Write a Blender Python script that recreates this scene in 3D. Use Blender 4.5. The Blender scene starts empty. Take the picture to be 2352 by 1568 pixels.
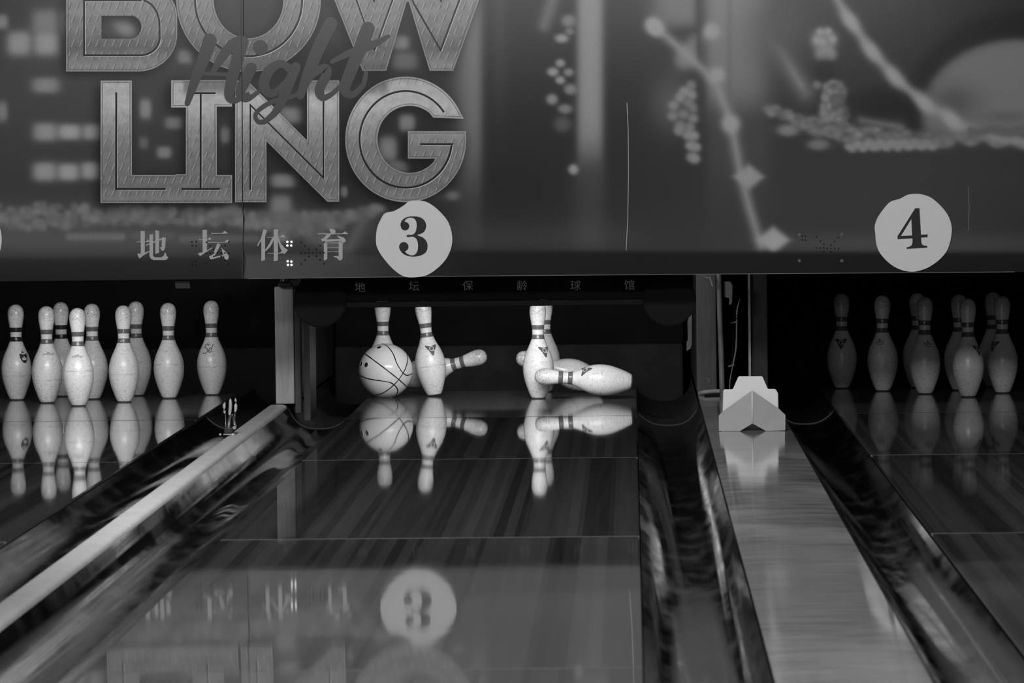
import bpy, bmesh, math, random
import numpy as np
from mathutils import Matrix, Vector, Quaternion
from mathutils.geometry import tessellate_polygon

# ------------------------------------------------------------------ camera, world, lights, exposure
SC = bpy.context.scene
F = 11760.0; CX, CY = 1176.0, 784.0
CAM = Vector((0.5197, -19.83, 1.0036))
def _axes():
    Y = Vector(((1447-CX)/F, (CY-325)/F, -1.0)).normalized()
    X = Vector((1, 0.011, 0)); X = (X - Y*X.dot(Y)).normalized()
    Z = X.cross(Y)
    return Matrix((X, Y, Z))            # rows: world axes in camera space = camera->world rotation
C2W = _axes()
cd = bpy.data.cameras.new('camera'); cam = bpy.data.objects.new('camera', cd)
SC.collection.objects.link(cam); SC.camera = cam
cam.matrix_world = Matrix.Translation(CAM) @ C2W.to_4x4()
cd.sensor_width = 36; cd.lens = F/2352*36; cd.clip_end = 200; cd.clip_start = 0.5
cd.dof.use_dof = True; cd.dof.focus_distance = 19.0; cd.dof.aperture_fstop = 14.0

W = bpy.data.worlds.new('world'); SC.world = W; W.use_nodes = True
W.node_tree.nodes['Background'].inputs[0].default_value = (1, 1, 1, 1)
W.node_tree.nodes['Background'].inputs[1].default_value = 0.012
SC.view_settings.view_transform = 'Standard'; SC.view_settings.look = 'None'
SC.view_settings.exposure = 0.0; SC.view_settings.gamma = 1; SC.view_settings.use_curve_mapping = False

def area(name, loc, target, sx, sy, power, spread=180):
    l = bpy.data.lights.new(name, 'AREA'); l.shape = 'RECTANGLE'; l.size = sx; l.size_y = sy
    l.energy = power; l.spread = math.radians(spread)
    o = bpy.data.objects.new(name, l); SC.collection.objects.link(o); o.location = loc
    o.rotation_euler = (Vector(target)-Vector(loc)).to_track_quat('-Z', 'Y').to_euler()
    return o
# hall ceiling lights above the lanes and one far behind the bowlers
area('hall_light', (-0.6, -7.5, 3.4), (-0.2, -1.0, 0.7), 3.5, 0.5, 165)
area('hall_light', (0.3, -13.0, 3.4), (0.3, -3.0, 0.4), 4.5, 0.6, 215)
area('far_wall_light', (-0.6, -24.0, 2.75), (-0.6, 0.0, 2.35), 7.0, 1.6, 90)
# fluorescent tubes behind the masking panels, over the pin decks
area('pin_deck_light', (-1.5, -1.08, 0.66), (-1.62, 0.3, 0.15), 0.9, 0.05, 5.1, 110)
area("pin_deck_light", (0.05, -1.08, 0.66), (0.0, 0.5, 0.15), 0.85, 0.05, 5.6, 84)

# ------------------------------------------------------------------ helpers
random.seed(4); RNG = np.random.default_rng(7)
COL = SC.collection
def pw(px, py, y):
    """point on the upright plane at distance y that the given photo point shows"""
    r = C2W @ Vector(((px-CX)/F, -(py-CY)/F, -1.0)); t = (y-CAM.y)/r.y
    return CAM + r*t
def gw(px, py, z=0.0):
    r = C2W @ Vector(((px-CX)/F, -(py-CY)/F, -1.0)); t = (z-CAM.z)/r.z
    return CAM + r*t
def S(v):
    v = v/255.0
    return v/12.92 if v <= 0.04045 else ((v+0.055)/1.055)**2.4
def tag(o, label=None, cat=None, group=None, kind=None):
    if label: o['label'] = label
    if cat: o['category'] = cat
    if group: o['group'] = group
    if kind: o['kind'] = kind
    return o
def empty(name, loc=(0, 0, 0), rot=None, label=None, cat=None, group=None, parent=None):
    o = bpy.data.objects.new(name, None); COL.objects.link(o); o.location = loc
    o.empty_display_size = 0.05
    if rot is not None: o.rotation_mode = 'QUATERNION'; o.rotation_quaternion = rot
    if parent: o.parent = parent
    return tag(o, label, cat, group)
def link(name, me, m, parent=None, smooth=False, label=None):
    o = bpy.data.objects.new(name, me); COL.objects.link(o)
    if m is not None: me.materials.append(m)
    if smooth: me.polygons.foreach_set('use_smooth', [True]*len(me.polygons))
    if parent is not None: o.parent = parent
    if label: o['label'] = label
    return o
def mesh(name, vs, fs, m, parent=None, smooth=False, label=None, origin=None, uv=None):
    me = bpy.data.meshes.new(name)
    if origin is not None: vs = [Vector(v)-Vector(origin) for v in vs]
    me.from_pydata([tuple(v) for v in vs], [], fs)
    if uv is not None:
        lay = me.uv_layers.new(name='UVMap'); li = np.empty(len(me.loops), dtype=np.int32)
        me.loops.foreach_get('vertex_index', li); a = np.array(uv, dtype=np.float32)[li]
        lay.data.foreach_set('uv', a.ravel())
    me.update()
    return link(name, me, m, parent, smooth, label)
def from_bm(name, bm, m, parent=None, smooth=False, label=None):
    bmesh.ops.recalc_face_normals(bm, faces=bm.faces)
    me = bpy.data.meshes.new(name); bm.to_mesh(me); bm.free()
    return link(name, me, m, parent, smooth, label)
def bm_box(bm, x0, x1, y0, y1, z0, z1):
    v = [bm.verts.new(p) for p in ((x0,y0,z0),(x1,y0,z0),(x1,y1,z0),(x0,y1,z0),(x0,y0,z1),(x1,y0,z1),(x1,y1,z1),(x0,y1,z1))]
    for f in ((0,3,2,1),(4,5,6,7),(0,1,5,4),(1,2,6,5),(2,3,7,6),(3,0,4,7)): bm.faces.new([v[i] for i in f])
def box(name, x0, x1, y0, y1, z0, z1, m, parent=None, bevel=0, label=None, seg=2):
    bm = bmesh.new(); bm_box(bm, x0, x1, y0, y1, z0, z1)
    if bevel: bmesh.ops.bevel(bm, geom=bm.edges[:], offset=bevel, segments=seg, affect='EDGES', profile=0.5)
    return from_bm(name, bm, m, parent, False, label)
def tube_data(pts, r, n=10, flat=1.0):
    pts = [Vector(p) for p in pts]; vs = []; fs = []
    up = Vector((0, 0, 1))
    for i, p in enumerate(pts):
        t = (pts[min(i+1, len(pts)-1)]-pts[max(i-1, 0)]).normalized()
        a = t.cross(up)
        if a.length < 1e-4: a = t.cross(Vector((1, 0, 0)))
        a.normalize(); b = t.cross(a).normalized(); rr = r[i] if hasattr(r, '__len__') else r
        for k in range(n):
            an = 2*math.pi*k/n; vs.append(p + a*math.cos(an)*rr + b*math.sin(an)*rr*flat)
    for i in range(len(pts)-1):
        for k in range(n):
            fs.append((i*n+k, i*n+(k+1) % n, (i+1)*n+(k+1) % n, (i+1)*n+k))
    fs.append(tuple(range(n))); fs.append(tuple(range((len(pts)-1)*n, len(pts)*n))[::-1])
    return vs, fs
def tube(name, pts, r, m, parent=None, n=10, label=None):
    vs, fs = tube_data(pts, r, n); return mesh(name, vs, fs, m, parent, True, label)
def cr(pts, n=8, closed=False):
    P = [np.array(p, float) for p in pts]; N = len(P); out = []
    rng = range(N) if closed else range(N-1)
    for i in rng:
        g = (lambda k: P[k % N]) if closed else (lambda k: P[max(0, min(N-1, k))])
        a, b, c, d = g(i-1), g(i), g(i+1), g(i+2)
        for j in range(n):
            t = j/n
            out.append(0.5*((2*b)+(c-a)*t+(2*a-5*b+4*c-d)*t*t+(3*b-a-3*c+d)*t**3))
    if not closed: out.append(P[-1])
    return [tuple(p) for p in out]
def arc(cx, cy, rx, ry, a0, a1, n=24):
    return [(cx+rx*math.cos(math.radians(a0+(a1-a0)*i/n)), cy+ry*math.sin(math.radians(a0+(a1-a0)*i/n))) for i in range(n+1)]
def flat(name, loops, y, m, parent, label=None, thick=0.0):
    """a printed or cut sheet: outline loops (photo points on the upright plane at y)"""
    L = [[Vector((p[0], -p[1], 0)) for p in lp] for lp in loops]
    tris = tessellate_polygon(L); P = [p for lp in loops for p in lp]
    vs = [pw(p[0], p[1], y) for p in P]; uv = [(p[0]/1000.0, p[1]/1000.0) for p in P]; fs = []
    for t in tris:
        a, b, c = [vs[i] for i in t]
        fs.append(tuple(t) if (b-a).cross(c-a).y < 0 else tuple(t)[::-1])
    if thick:
        n = len(vs); vs = vs + [v+Vector((0, thick, 0)) for v in vs]; uv = uv+uv
        fs += [tuple(i+n for i in f)[::-1] for f in fs]; o = 0
        for lp in loops:
            k = len(lp)
            for i in range(k): fs.append((o+i, o+(i+1) % k, o+(i+1) % k+n, o+i+n))
            o += k
    return mesh(name, vs, fs, m, parent, False, label, uv=uv)
def line_poly(pts, w):
    """outline of a polyline of width w (list of quads)"""
    out = []
    for (a, b) in zip(pts[:-1], pts[1:]):
        dx, dy = b[0]-a[0], b[1]-a[1]; l = math.hypot(dx, dy) or 1; nx, ny = -dy/l*w/2, dx/l*w/2
        ex, ey = dx/l*w*0.3, dy/l*w*0.3
        out.append([(a[0]+nx-ex, a[1]+ny-ey), (b[0]+nx+ex, b[1]+ny+ey), (b[0]-nx+ex, b[1]-ny+ey), (a[0]-nx-ex, a[1]-ny-ey)])
    return out
def sheets(name, polys, y, m, parent, label=None):
    """several printed strokes as one flat mesh"""
    vs = []; fs = []; uv = []
    for k, lp in enumerate(polys):
        o = len(vs); loc = [pw(p[0], p[1], y-0.00002*(k % 7)) for p in lp]
        for t in tessellate_polygon([[Vector((p[0], -p[1], 0)) for p in lp]]):
            a, b, c = [loc[i] for i in t]
            t = tuple(t) if (b-a).cross(c-a).y < 0 else tuple(t)[::-1]
            fs.append(tuple(i+o for i in t))
        vs += loc; uv += [(p[0]/1000.0, p[1]/1000.0) for p in lp]
    return mesh(name, vs, fs, m, parent, False, label, uv=uv)

def ribbons(name, strokes, y, m, parent, label=None, dy=0.00001):
    """painted strokes (points, width or widths): each one a mitred strip, later strokes a hair in front"""
    vs = []; fs = []; uv = []
    for k, (pts, w) in enumerate(strokes):
        n = len(pts); closed = math.hypot(pts[0][0]-pts[-1][0], pts[0][1]-pts[-1][1]) < 1e-3
        o = len(vs); yy = y-dy*k
        for i in range(n):
            a = pts[i-1] if i > 0 else (pts[-2] if closed else pts[0]); b = pts[i]; c = pts[i+1] if i < n-1 else (pts[1] if closed else pts[-1])
            d1 = np.array([b[0]-a[0], b[1]-a[1]], float); d2 = np.array([c[0]-b[0], c[1]-b[1]], float)
            l1, l2 = np.linalg.norm(d1), np.linalg.norm(d2); d1 = d1/l1 if l1 > 1e-6 else d2/l2; d2 = d2/l2 if l2 > 1e-6 else d1
            n1 = np.array([-d1[1], d1[0]]); n2 = np.array([-d2[1], d2[0]]); q_ = n1+n2; ln = np.linalg.norm(q_); q_ = q_/ln if ln > 1e-3 else n1
            ww = (w[i] if hasattr(w, '__len__') else w)/2/max(0.5, float(np.dot(q_, n1)))
            for sg in (1, -1):
                P = (b[0]+q_[0]*ww*sg, b[1]+q_[1]*ww*sg); vs.append(pw(P[0], P[1], yy)); uv.append((P[0]/1000, P[1]/1000))
        for i in range(n-1): fs.append((o+2*i, o+2*i+1, o+2*i+3, o+2*i+2))
        if hasattr(w, '__len__'):
            for e, (pc, wc, dr) in enumerate(((pts[0], w[0], (pts[0][0]-pts[1][0], pts[0][1]-pts[1][1])), (pts[-1], w[-1], (pts[-1][0]-pts[-2][0], pts[-1][1]-pts[-2][1])))):
                a0 = math.atan2(dr[1], dr[0]); o2 = len(vs)
                for j in range(9):
                    an = a0-math.pi/2+math.pi*j/8; P = (pc[0]+wc/2*math.cos(an), pc[1]+wc/2*math.sin(an)); vs.append(pw(P[0], P[1], yy)); uv.append((P[0]/1000, P[1]/1000))
                fs.append(tuple(range(o2, o2+9)))
    out = []
    for f in fs:
        nn = (vs[f[1]]-vs[f[0]]).cross(vs[f[2]]-vs[f[0]]); out.append(f if nn.y < 0 else f[::-1])
    return mesh(name, vs, out, m, parent, False, label, uv=uv)

# ------------------------------------------------------------------ materials
def new_mat(name, col=(0.5,)*3, rough=0.5, spec=0.5, metal=0.0):
    m = bpy.data.materials.new(name); m.use_nodes = True; b = m.node_tree.nodes['Principled BSDF']
    if not hasattr(col, '__len__'): col = (col,)*3
    b.inputs['Base Color'].default_value = (*col, 1); b.inputs['Roughness'].default_value = rough
    b.inputs['Specular IOR Level'].default_value = spec; b.inputs['Metallic'].default_value = metal
    return m, m.node_tree.nodes, m.node_tree.links, b
def nd(N, t, **k):
    n = N.new(t)
    for a, v in k.items(): setattr(n, a, v)
    return n
def math_(N, L, op, a, b=None, c=None, clamp=False):
    n = nd(N, 'ShaderNodeMath', operation=op, use_clamp=clamp)
    for i, v in enumerate((a, b, c)):
        if v is None: continue
        if isinstance(v, (int, float)): n.inputs[i].default_value = v
        else: L.new(v, n.inputs[i])
    return n.outputs[0]
def ramp(N, L, fac, stops):
    r = nd(N, 'ShaderNodeValToRGB'); L.new(fac, r.inputs[0]); e = r.color_ramp.elements
    while len(e) < len(stops): e.new(0.5)
    for i, (p, v) in enumerate(stops): e[i].position = p; e[i].color = (v, v, v, 1)
    return r.outputs[0]
def noise(N, L, vec, scale, detail=3, rough=0.5, w=None):
    n = nd(N, 'ShaderNodeTexNoise'); n.inputs['Scale'].default_value = scale
    n.inputs['Detail'].default_value = detail; n.inputs['Roughness'].default_value = rough
    if vec is not None: L.new(vec, n.inputs['Vector'])
    return n.outputs[0]
def mapped(N, L, scale, loc=(0, 0, 0), coord='Object'):
    tc = nd(N, 'ShaderNodeTexCoord'); mp = nd(N, 'ShaderNodeMapping'); mp.inputs['Scale'].default_value = scale
    mp.inputs['Location'].default_value = loc
    L.new(tc.outputs[coord], mp.inputs[0]); return mp.outputs[0]
def mixc(N, L, fac, a, b, mode='MIX'):
    n = nd(N, 'ShaderNodeMix', data_type='RGBA', blend_type=mode)
    for s, v in ((0, fac), (6, a), (7, b)):
        if isinstance(v, (int, float)): n.inputs[s].default_value = v if s == 0 else (v, v, v, 1)
        else: L.new(v, n.inputs[s])
    return n.outputs[2]
def bump(N, L, b, h, strength=0.3, dist=0.01):
    n = nd(N, 'ShaderNodeBump'); n.inputs['Strength'].default_value = strength; n.inputs['Distance'].default_value = dist
    L.new(h, n.inputs['Height']); L.new(n.outputs[0], b.inputs['Normal'])

def lane_material(name, a, c, rough, wav, seed):
    m, N, L, b = new_mat(name, 0.1, rough)
    tc = nd(N, 'ShaderNodeTexCoord'); sx = nd(N, 'ShaderNodeSeparateXYZ'); L.new(tc.outputs['Object'], sx.inputs[0])
    x = math_(N, L, 'FLOOR', math_(N, L, 'DIVIDE', sx.outputs[0], 0.0267))
    wn = nd(N, 'ShaderNodeTexWhiteNoise', noise_dimensions='1D'); L.new(math_(N, L, 'ADD', x, seed), wn.inputs['W'])
    x2 = math_(N, L, 'FLOOR', math_(N, L, 'DIVIDE', math_(N, L, 'ADD', sx.outputs[0], 0.013), 0.0801))
    w2 = nd(N, 'ShaderNodeTexWhiteNoise', noise_dimensions='1D'); L.new(math_(N, L, 'ADD', x2, seed+31.7), w2.inputs['W'])
    f = math_(N, L, 'ADD', math_(N, L, 'MULTIPLY', wn.outputs[0], 0.45), math_(N, L, 'MULTIPLY', w2.outputs[0], 0.55))
    gr = noise(N, L, mapped(N, L, (60, 1.2, 1)), 1.0, 4, 0.6)
    f = math_(N, L, 'ADD', math_(N, L, 'MULTIPLY', f, 0.75), math_(N, L, 'MULTIPLY', gr, 0.3))
    L.new(ramp(N, L, f, [(0.1, a), (0.9, c)]), b.inputs['Base Color'])
    h = noise(N, L, mapped(N, L, (1.6, 1.5, 1)), 1.0, 3, 0.45)
    bump(N, L, b, h, 1.0, wav)
    return m
M_lane = [lane_material('lane_laminate', 0.022, 0.15, r_, w_, 3.0+i*9) for i, (r_, w_) in enumerate(((0.028, 0.00014), (0.03, 0.0002), (0.032, 0.0003), (0.04, 0.0003)))]
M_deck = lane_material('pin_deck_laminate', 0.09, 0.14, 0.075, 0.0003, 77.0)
M_joint, *_ = new_mat('joint', 0.16, 0.25)

def simple(name, col, rough, nscale=0, namp=0.3, spec=0.5, metal=0.0, bmp=0, stretch=(1, 1, 1)):
    m, N, L, b = new_mat(name, col, rough, spec, metal)
    if nscale:
        n = noise(N, L, mapped(N, L, stretch), nscale, 4, 0.6)
        L.new(ramp(N, L, n, [(0.25, col*(1-namp)), (0.75, min(1, col*(1+namp)))]), b.inputs['Base Color'])
        if bmp: bump(N, L, b, n, 0.5, bmp)
    return m
M_gut, N_, L_, B_ = new_mat('gutter_plastic', 0.012, 0.12)
g1 = noise(N_, L_, mapped(N_, L_, (3.5, 0.7, 1)), 1.0, 2, 0.5); g2 = noise(N_, L_, mapped(N_, L_, (14, 3.0, 3), (3, 5, 1)), 1.0, 5, 0.6)
L_.new(ramp(N_, L_, g2, [(0.5, 0.006), (0.7, 0.02)]), B_.inputs['Base Color'])
L_.new(ramp(N_, L_, g2, [(0.4, 0.055), (0.68, 0.14)]), B_.inputs['Roughness'])
bump(N_, L_, B_, g1, 0.5, 0.0016)
M_dark = simple('dark_machine_metal', 0.02, 0.5, 6, 0.4)
M_black = simple('black_curtain', 0.006, 0.9, 8, 0.4, 0.2)
M_cushion = simple('pit_cushion_rubber', 0.02, 0.8, 10, 0.4, 0.3)
M_cap = simple('painted_cap', 0.74, 0.42, 7, 0.10, 0.4, stretch=(1.5, 1, 1))
# worn laminate of the wide division: short cross streaks
M_wide, N_, L_, B_ = new_mat('wide_cap_laminate', 0.3, 0.12)
n1 = noise(N_, L_, mapped(N_, L_, (4, 42, 5)), 1.0, 6, 0.7); n2 = noise(N_, L_, mapped(N_, L_, (3, 1.2, 1), (7, 2, 0)), 1.0, 3, 0.5)
c1 = ramp(N_, L_, n1, [(0.36, 0.12), (0.60, 0.40)])
L_.new(mixc(N_, L_, ramp(N_, L_, n2, [(0.4, 0.0), (0.7, 0.6)]), c1, 0.5), B_.inputs['Base Color'])
L_.new(ramp(N_, L_, n2, [(0.3, 0.045), (0.8, 0.14)]), B_.inputs['Roughness'])
bump(N_, L_, B_, n2, 1.0, 0.0006)
def wood(name, lo, hi, rough=0.6):
    m, N, L, b = new_mat(name, 0.3, rough)
    n = noise(N, L, mapped(N, L, (38, 38, 2.2)), 1.0, 5, 0.65); cc = ramp(N, L, n, [(0.3, lo), (0.7, hi)])
    wv = nd(N, 'ShaderNodeTexVoronoi'); wv.inputs['Scale'].default_value = 1.0; L.new(mapped(N, L, (45, 45, 4)), wv.inputs[0])
    L.new(mixc(N, L, ramp(N, L, wv.outputs[0], [(0.03, 0.75), (0.07, 0.0)]), cc, lo*0.25), b.inputs['Base Color'])
    bump(N, L, b, n, 0.3, 0.002); return m
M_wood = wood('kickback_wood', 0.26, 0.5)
M_wood2 = wood('shaded_kickback_wood', 0.035, 0.085)  # darkened copy of the post wood: the dim light is put into its colour
M_white = simple('white_plastic', 0.78, 0.45, 20, 0.03)
M_grey = simple('grey_plastic', 0.42, 0.5, 25, 0.05)
M_steel = simple('dull_steel', 0.30, 0.4, 30, 0.15, metal=0.6)
M_clear, *_ = new_mat('frosted_plastic', 0.55, 0.2)
M_tape = simple('tape', 0.10, 0.7, 30, 0.2)
M_floor = simple('subfloor', 0.01, 0.8, 3, 0.3)

# pins: white plastic coat, scuffs and dirt marks of their own
def pin_material():
    m, N, L, b = new_mat('pin_coating', 0.8, 0.28)
    tc = nd(N, 'ShaderNodeTexCoord'); oi = nd(N, 'ShaderNodeObjectInfo')
    off = nd(N, 'ShaderNodeVectorMath', operation='ADD'); sc = nd(N, 'ShaderNodeVectorMath', operation='SCALE')
    cb = nd(N, 'ShaderNodeCombineXYZ')
    for i in range(3): L.new(oi.outputs['Random'], cb.inputs[i])
    L.new(cb.outputs[0], sc.inputs[0]); sc.inputs['Scale'].default_value = 13.0
    L.new(tc.outputs['Object'], off.inputs[0]); L.new(sc.outputs[0], off.inputs[1])
    def nz(s, d, st=(1, 1, 1)):
        mp = nd(N, 'ShaderNodeMapping'); mp.inputs['Scale'].default_value = st; L.new(off.outputs[0], mp.inputs[0])
        return noise(N, L, mp.outputs[0], s, d, 0.65)
    sep = nd(N, 'ShaderNodeSeparateXYZ'); L.new(tc.outputs['Object'], sep.inputs[0]); z = sep.outputs[2]
    head = ramp(N, L, z, [(0.315, 0.0), (0.345, 1.0)]); foot = ramp(N, L, z, [(0.0, 1.0), (0.075, 0.0)])
    zz = math_(N, L, 'MULTIPLY', math_(N, L, 'MAXIMUM', head, math_(N, L, 'MULTIPLY', foot, 0.7)), 0.07)
    thr = math_(N, L, 'ADD', nz(190, 4, (1, 1, 1.5)), zz)
    speck = ramp(N, L, thr, [(0.60, 0.0), (0.66, 0.7)])
    thr2 = math_(N, L, 'ADD', nz(70, 5, (1, 1, 2.0)), math_(N, L, 'MULTIPLY', head, 0.20))
    smear = ramp(N, L, thr2, [(0.50, 0.0), (0.78, 0.45)])
    base = mixc(N, L, smear, 0.80, 0.30); base = mixc(N, L, speck, base, 0.12)
    # faint ring where balls wear the coating
    rz = math_(N, L, 'ABSOLUTE', math_(N, L, 'SUBTRACT', z, math_(N, L, 'ADD', 0.075, math_(N, L, 'MULTIPLY', oi.outputs['Random'], 0.07))))
    ring = math_(N, L, 'MULTIPLY', ramp(N, L, rz, [(0.0006, 0.5), (0.002, 0.0)]), ramp(N, L, nz(14, 2), [(0.42, 0.0), (0.6, 1.0)]))
    base = mixc(N, L, ring, base, 0.2)
    L.new(base, b.inputs['Base Color']); bump(N, L, b, nz(60, 3), 0.15, 0.001)
    return m
M_pin = pin_material()
M_band = simple('neck_band_paint', 0.13, 0.3, 60, 0.15)
M_band_black = simple('black_neck_band', 0.022, 0.3)
M_mark = simple('pin_print', 0.11, 0.4)
M_base = simple('pin_base_ring', 0.10, 0.5)
M_ball = simple('ball_resin', 0.74, 0.13, 12, 0.04)
M_seam = simple('ball_seam_paint', 0.012, 0.35)

# printed artwork
K = 1.9
def paint(name, v, rough=0.13, spec=0.5):
    return simple(name, S(v)*K, rough, 60, 0.05, spec)
M_paper = simple('paper_disc', 0.72, 0.35, 40, 0.02, 0.4)
M_ink = paint('black_ink', 40); M_glyph = paint('pale_lettering', 138)
M_script = paint('dark_script_paint', 60); M_line = paint('letter_groove', 26); M_line2 = paint('letter_inline', 84)
M_light_line = paint('letter_highlight', 168)
M_hole = simple('hole', 0.002, 0.9); M_crease = paint('crease_dark', 38); M_scratch = paint('scratch_pale', 130)
M_art, N_, L_, B_ = new_mat('printed_mural', 0.1, 0.13, 0.5)
at = nd(N_, 'ShaderNodeVertexColor'); at.layer_name = 'Col'
fn = noise(N_, L_, mapped(N_, L_, (1, 1, 1)), 260, 2, 0.7)
L_.new(mixc(N_, L_, 1.0, at.outputs[0], ramp(N_, L_, fn, [(0.25, 0.78), (0.75, 1.0)]), 'MULTIPLY'), B_.inputs['Base Color'])
def letter_material(name, stops):
    """printed tread plate: brightness by height on the sheet, rows of slanted ticks"""
    m, N, L, b = new_mat(name, 0.3, 0.13, 0.5)
    tc = nd(N, 'ShaderNodeTexCoord'); sp = nd(N, 'ShaderNodeSeparateXYZ'); L.new(tc.outputs['UV'], sp.inputs[0])
    u, v = sp.outputs[0], sp.outputs[1]
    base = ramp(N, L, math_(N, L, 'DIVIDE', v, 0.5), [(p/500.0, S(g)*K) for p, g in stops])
    row = math_(N, L, 'FLOOR', math_(N, L, 'DIVIDE', v, 0.0285))
    fu = math_(N, L, 'FRACT', math_(N, L, 'ADD', math_(N, L, 'DIVIDE', u, 0.0185), math_(N, L, 'MULTIPLY', row, 0.5)))
    fv = math_(N, L, 'FRACT', math_(N, L, 'DIVIDE', v, 0.0285))
    d = math_(N, L, 'SUBTRACT', math_(N, L, 'ADD', fu, math_(N, L, 'MULTIPLY', fv, 0.62)), 0.85)
    ad = math_(N, L, 'ABSOLUTE', d)
    inr = math_(N, L, 'MULTIPLY', ramp(N, L, fv, [(0.14, 0.0), (0.22, 1.0)]), ramp(N, L, fv, [(0.74, 1.0), (0.82, 0.0)]))
    tick = math_(N, L, 'MULTIPLY', ramp(N, L, ad, [(0.03, 1.0), (0.085, 0.0)]), inr)
    sh = math_(N, L, 'MULTIPLY', ramp(N, L, math_(N, L, 'ABSOLUTE', math_(N, L, 'SUBTRACT', d, 0.14)), [(0.04, 1.0), (0.15, 0.0)]), inr)
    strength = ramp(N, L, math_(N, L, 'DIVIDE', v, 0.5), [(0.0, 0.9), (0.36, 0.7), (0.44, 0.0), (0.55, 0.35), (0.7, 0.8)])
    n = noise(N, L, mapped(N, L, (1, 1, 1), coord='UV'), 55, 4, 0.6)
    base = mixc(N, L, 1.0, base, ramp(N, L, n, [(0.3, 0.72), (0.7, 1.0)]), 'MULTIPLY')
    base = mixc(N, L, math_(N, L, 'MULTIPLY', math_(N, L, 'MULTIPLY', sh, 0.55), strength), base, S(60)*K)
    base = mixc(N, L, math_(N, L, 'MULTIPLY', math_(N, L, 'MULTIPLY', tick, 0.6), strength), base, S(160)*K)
    # translucent rectangle printed around the script
    bx = math_(N, L, 'MULTIPLY', ramp(N, L, u, [(0.418, 0.0), (0.424, 1.0)]), ramp(N, L, u, [(0.885, 1.0), (0.897, 0.0)]))
    by = math_(N, L, 'MULTIPLY', ramp(N, L, v, [(0.110, 0.0), (0.150, 1.0)]), ramp(N, L, v, [(0.205, 1.0), (0.222, 0.0)]))
    base = mixc(N, L, math_(N, L, 'MULTIPLY', math_(N, L, 'MULTIPLY', bx, by), 0.62), base, S(52)*K)
    L.new(base, b.inputs['Base Color']); return m
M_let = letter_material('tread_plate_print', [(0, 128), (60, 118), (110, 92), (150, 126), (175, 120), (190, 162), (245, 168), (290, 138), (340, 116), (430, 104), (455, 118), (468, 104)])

# ------------------------------------------------------------------ setting
tag(box('floor', -4, 4.5, -26, 4, -0.40, -0.30, M_floor), kind='structure')
tag(box('wall_back', -4, 4.5, 2.4, 2.5, -0.30, 3.0, M_black), kind='structure')

LANES = {'two': (-2.165, -1.083), 'three': (-0.5335, 0.5335), 'four': (1.275, 2.37)}
JY = [0.93, -1.08, -3.56, -6.82, -10.08, -13.34]
llab = {'two': 'dark glossy bowling lane at the left carrying the brightest rack of white pins',
        'three': 'dark glossy bowling lane in the middle with the ball and scattering pins',
        'four': 'dark glossy bowling lane at the right with the dim shaded rack of pins'}
for key, (x0, x1) in LANES.items():
    r = empty('bowling_lane', ((x0+x1)/2, 0, 0), None, llab[key], 'bowling lane', 'bowling lanes')
    w = (x1-x0)/2
    for i in range(5):
        ya, yb = JY[i], JY[i+1]; cut = 0.006
        bm = bmesh.new(); bm_box(bm, -w, w, yb+cut, ya-cut, -0.045, 0.0)
        bmesh.ops.bevel(bm, geom=[e for e in bm.edges if all(v.co.z > -0.01 for v in e.verts) and abs(e.verts[0].co.x-e.verts[1].co.x) < 1e-6], offset=0.003, segments=2, affect='EDGES')
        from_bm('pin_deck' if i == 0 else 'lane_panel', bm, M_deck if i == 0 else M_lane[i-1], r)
        if i in (1, 2, 3, 4): box('joint_strip', -w, w, ya-0.0055, ya+0.0055, -0.03, 0.0002, M_joint if i > 1 else M_dark, r)

# ------------------------------------------------------------------ gutters
def gutter(xa, xb, zcap_side, label):
    """xa = lane side, xb = division side"""
    r = empty('gutter', ((xa+xb)/2, 0, -0.06), None, label, 'gutter', 'lane gutters')
    s = 1 if xb > xa else -1; w = abs(xb-xa); cx = (xa+xb)/2
    prof = []
    n = 20
    for i in range(n+1):
        t = i/n; x = -w/2+w*t; u = abs(2*t-1)
        z = -0.058 + 0.050*(u**2.6)
        if t > 0.5: z += 0.03*max(0, (2*t-1))**6
        prof.append((s*x, z))
    m = n+1
    for (y0_, y1_, dz, k_) in ((-13.3, -8.15, 0.0, 36), (-8.15, -0.70, 0.0, 60)):
        ys = [y0_+(y1_-y0_)*i/k_ for i in range(k_+1)]; vs = []; fs = []
        for y in ys:
            for (x, z) in prof: vs.append((x, y, z+0.06+dz))
        for j in range(len(ys)-1):
            for i in range(n):
                q = (j*m+i, j*m+i+1, (j+1)*m+i+1, (j+1)*m+i); fs.append(q if s > 0 else q[::-1])
        if dz:
            o_ = len(vs)
            for (x, z) in prof: vs.append((x, ys[0]-0.001, z+0.06))
            for i in range(n):
                q = (o_+i, o_+i+1, i+1, i); fs.append(q if s > 0 else q[::-1])
        mesh('gutter_channel', vs, fs, M_gut, r, True)
    rim = [(x, ys[-1], z+0.061) for x, z in prof]
    tube('gutter_rim', rim, 0.0022, M_dark, r, 8)
    p2 = [(x, z-0.02 if abs(x) < w/2*0.98 else z) for x, z in prof]; vs = []; fs = []
    for y in (ys[-1]+0.003, -0.2, 0.4, 1.0, 1.78):
        for (x, z) in p2: vs.append((x, y, z+0.045))
    for j in range(4):
        for i in range(n):
            q = (j*m+i, j*m+i+1, (j+1)*m+i+1, (j+1)*m+i); fs.append(q if s > 0 else q[::-1])
    mesh('pit_trough', vs, fs, M_dark, r, True)
gutter(-1.080, -0.848, 0.03, 'black gutter right of the left lane, before the narrow pale cap')
gutter(-0.5365, -0.770, 0.03, 'black gutter left of the middle lane, beside the narrow pale cap')
gutter(0.5365, 0.768, 0.03, 'black gutter right of the middle lane, beside the wide cap')
gutter(1.272, 1.053, 0.03, 'black gutter left of the right lane, beyond the wide cap')

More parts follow.
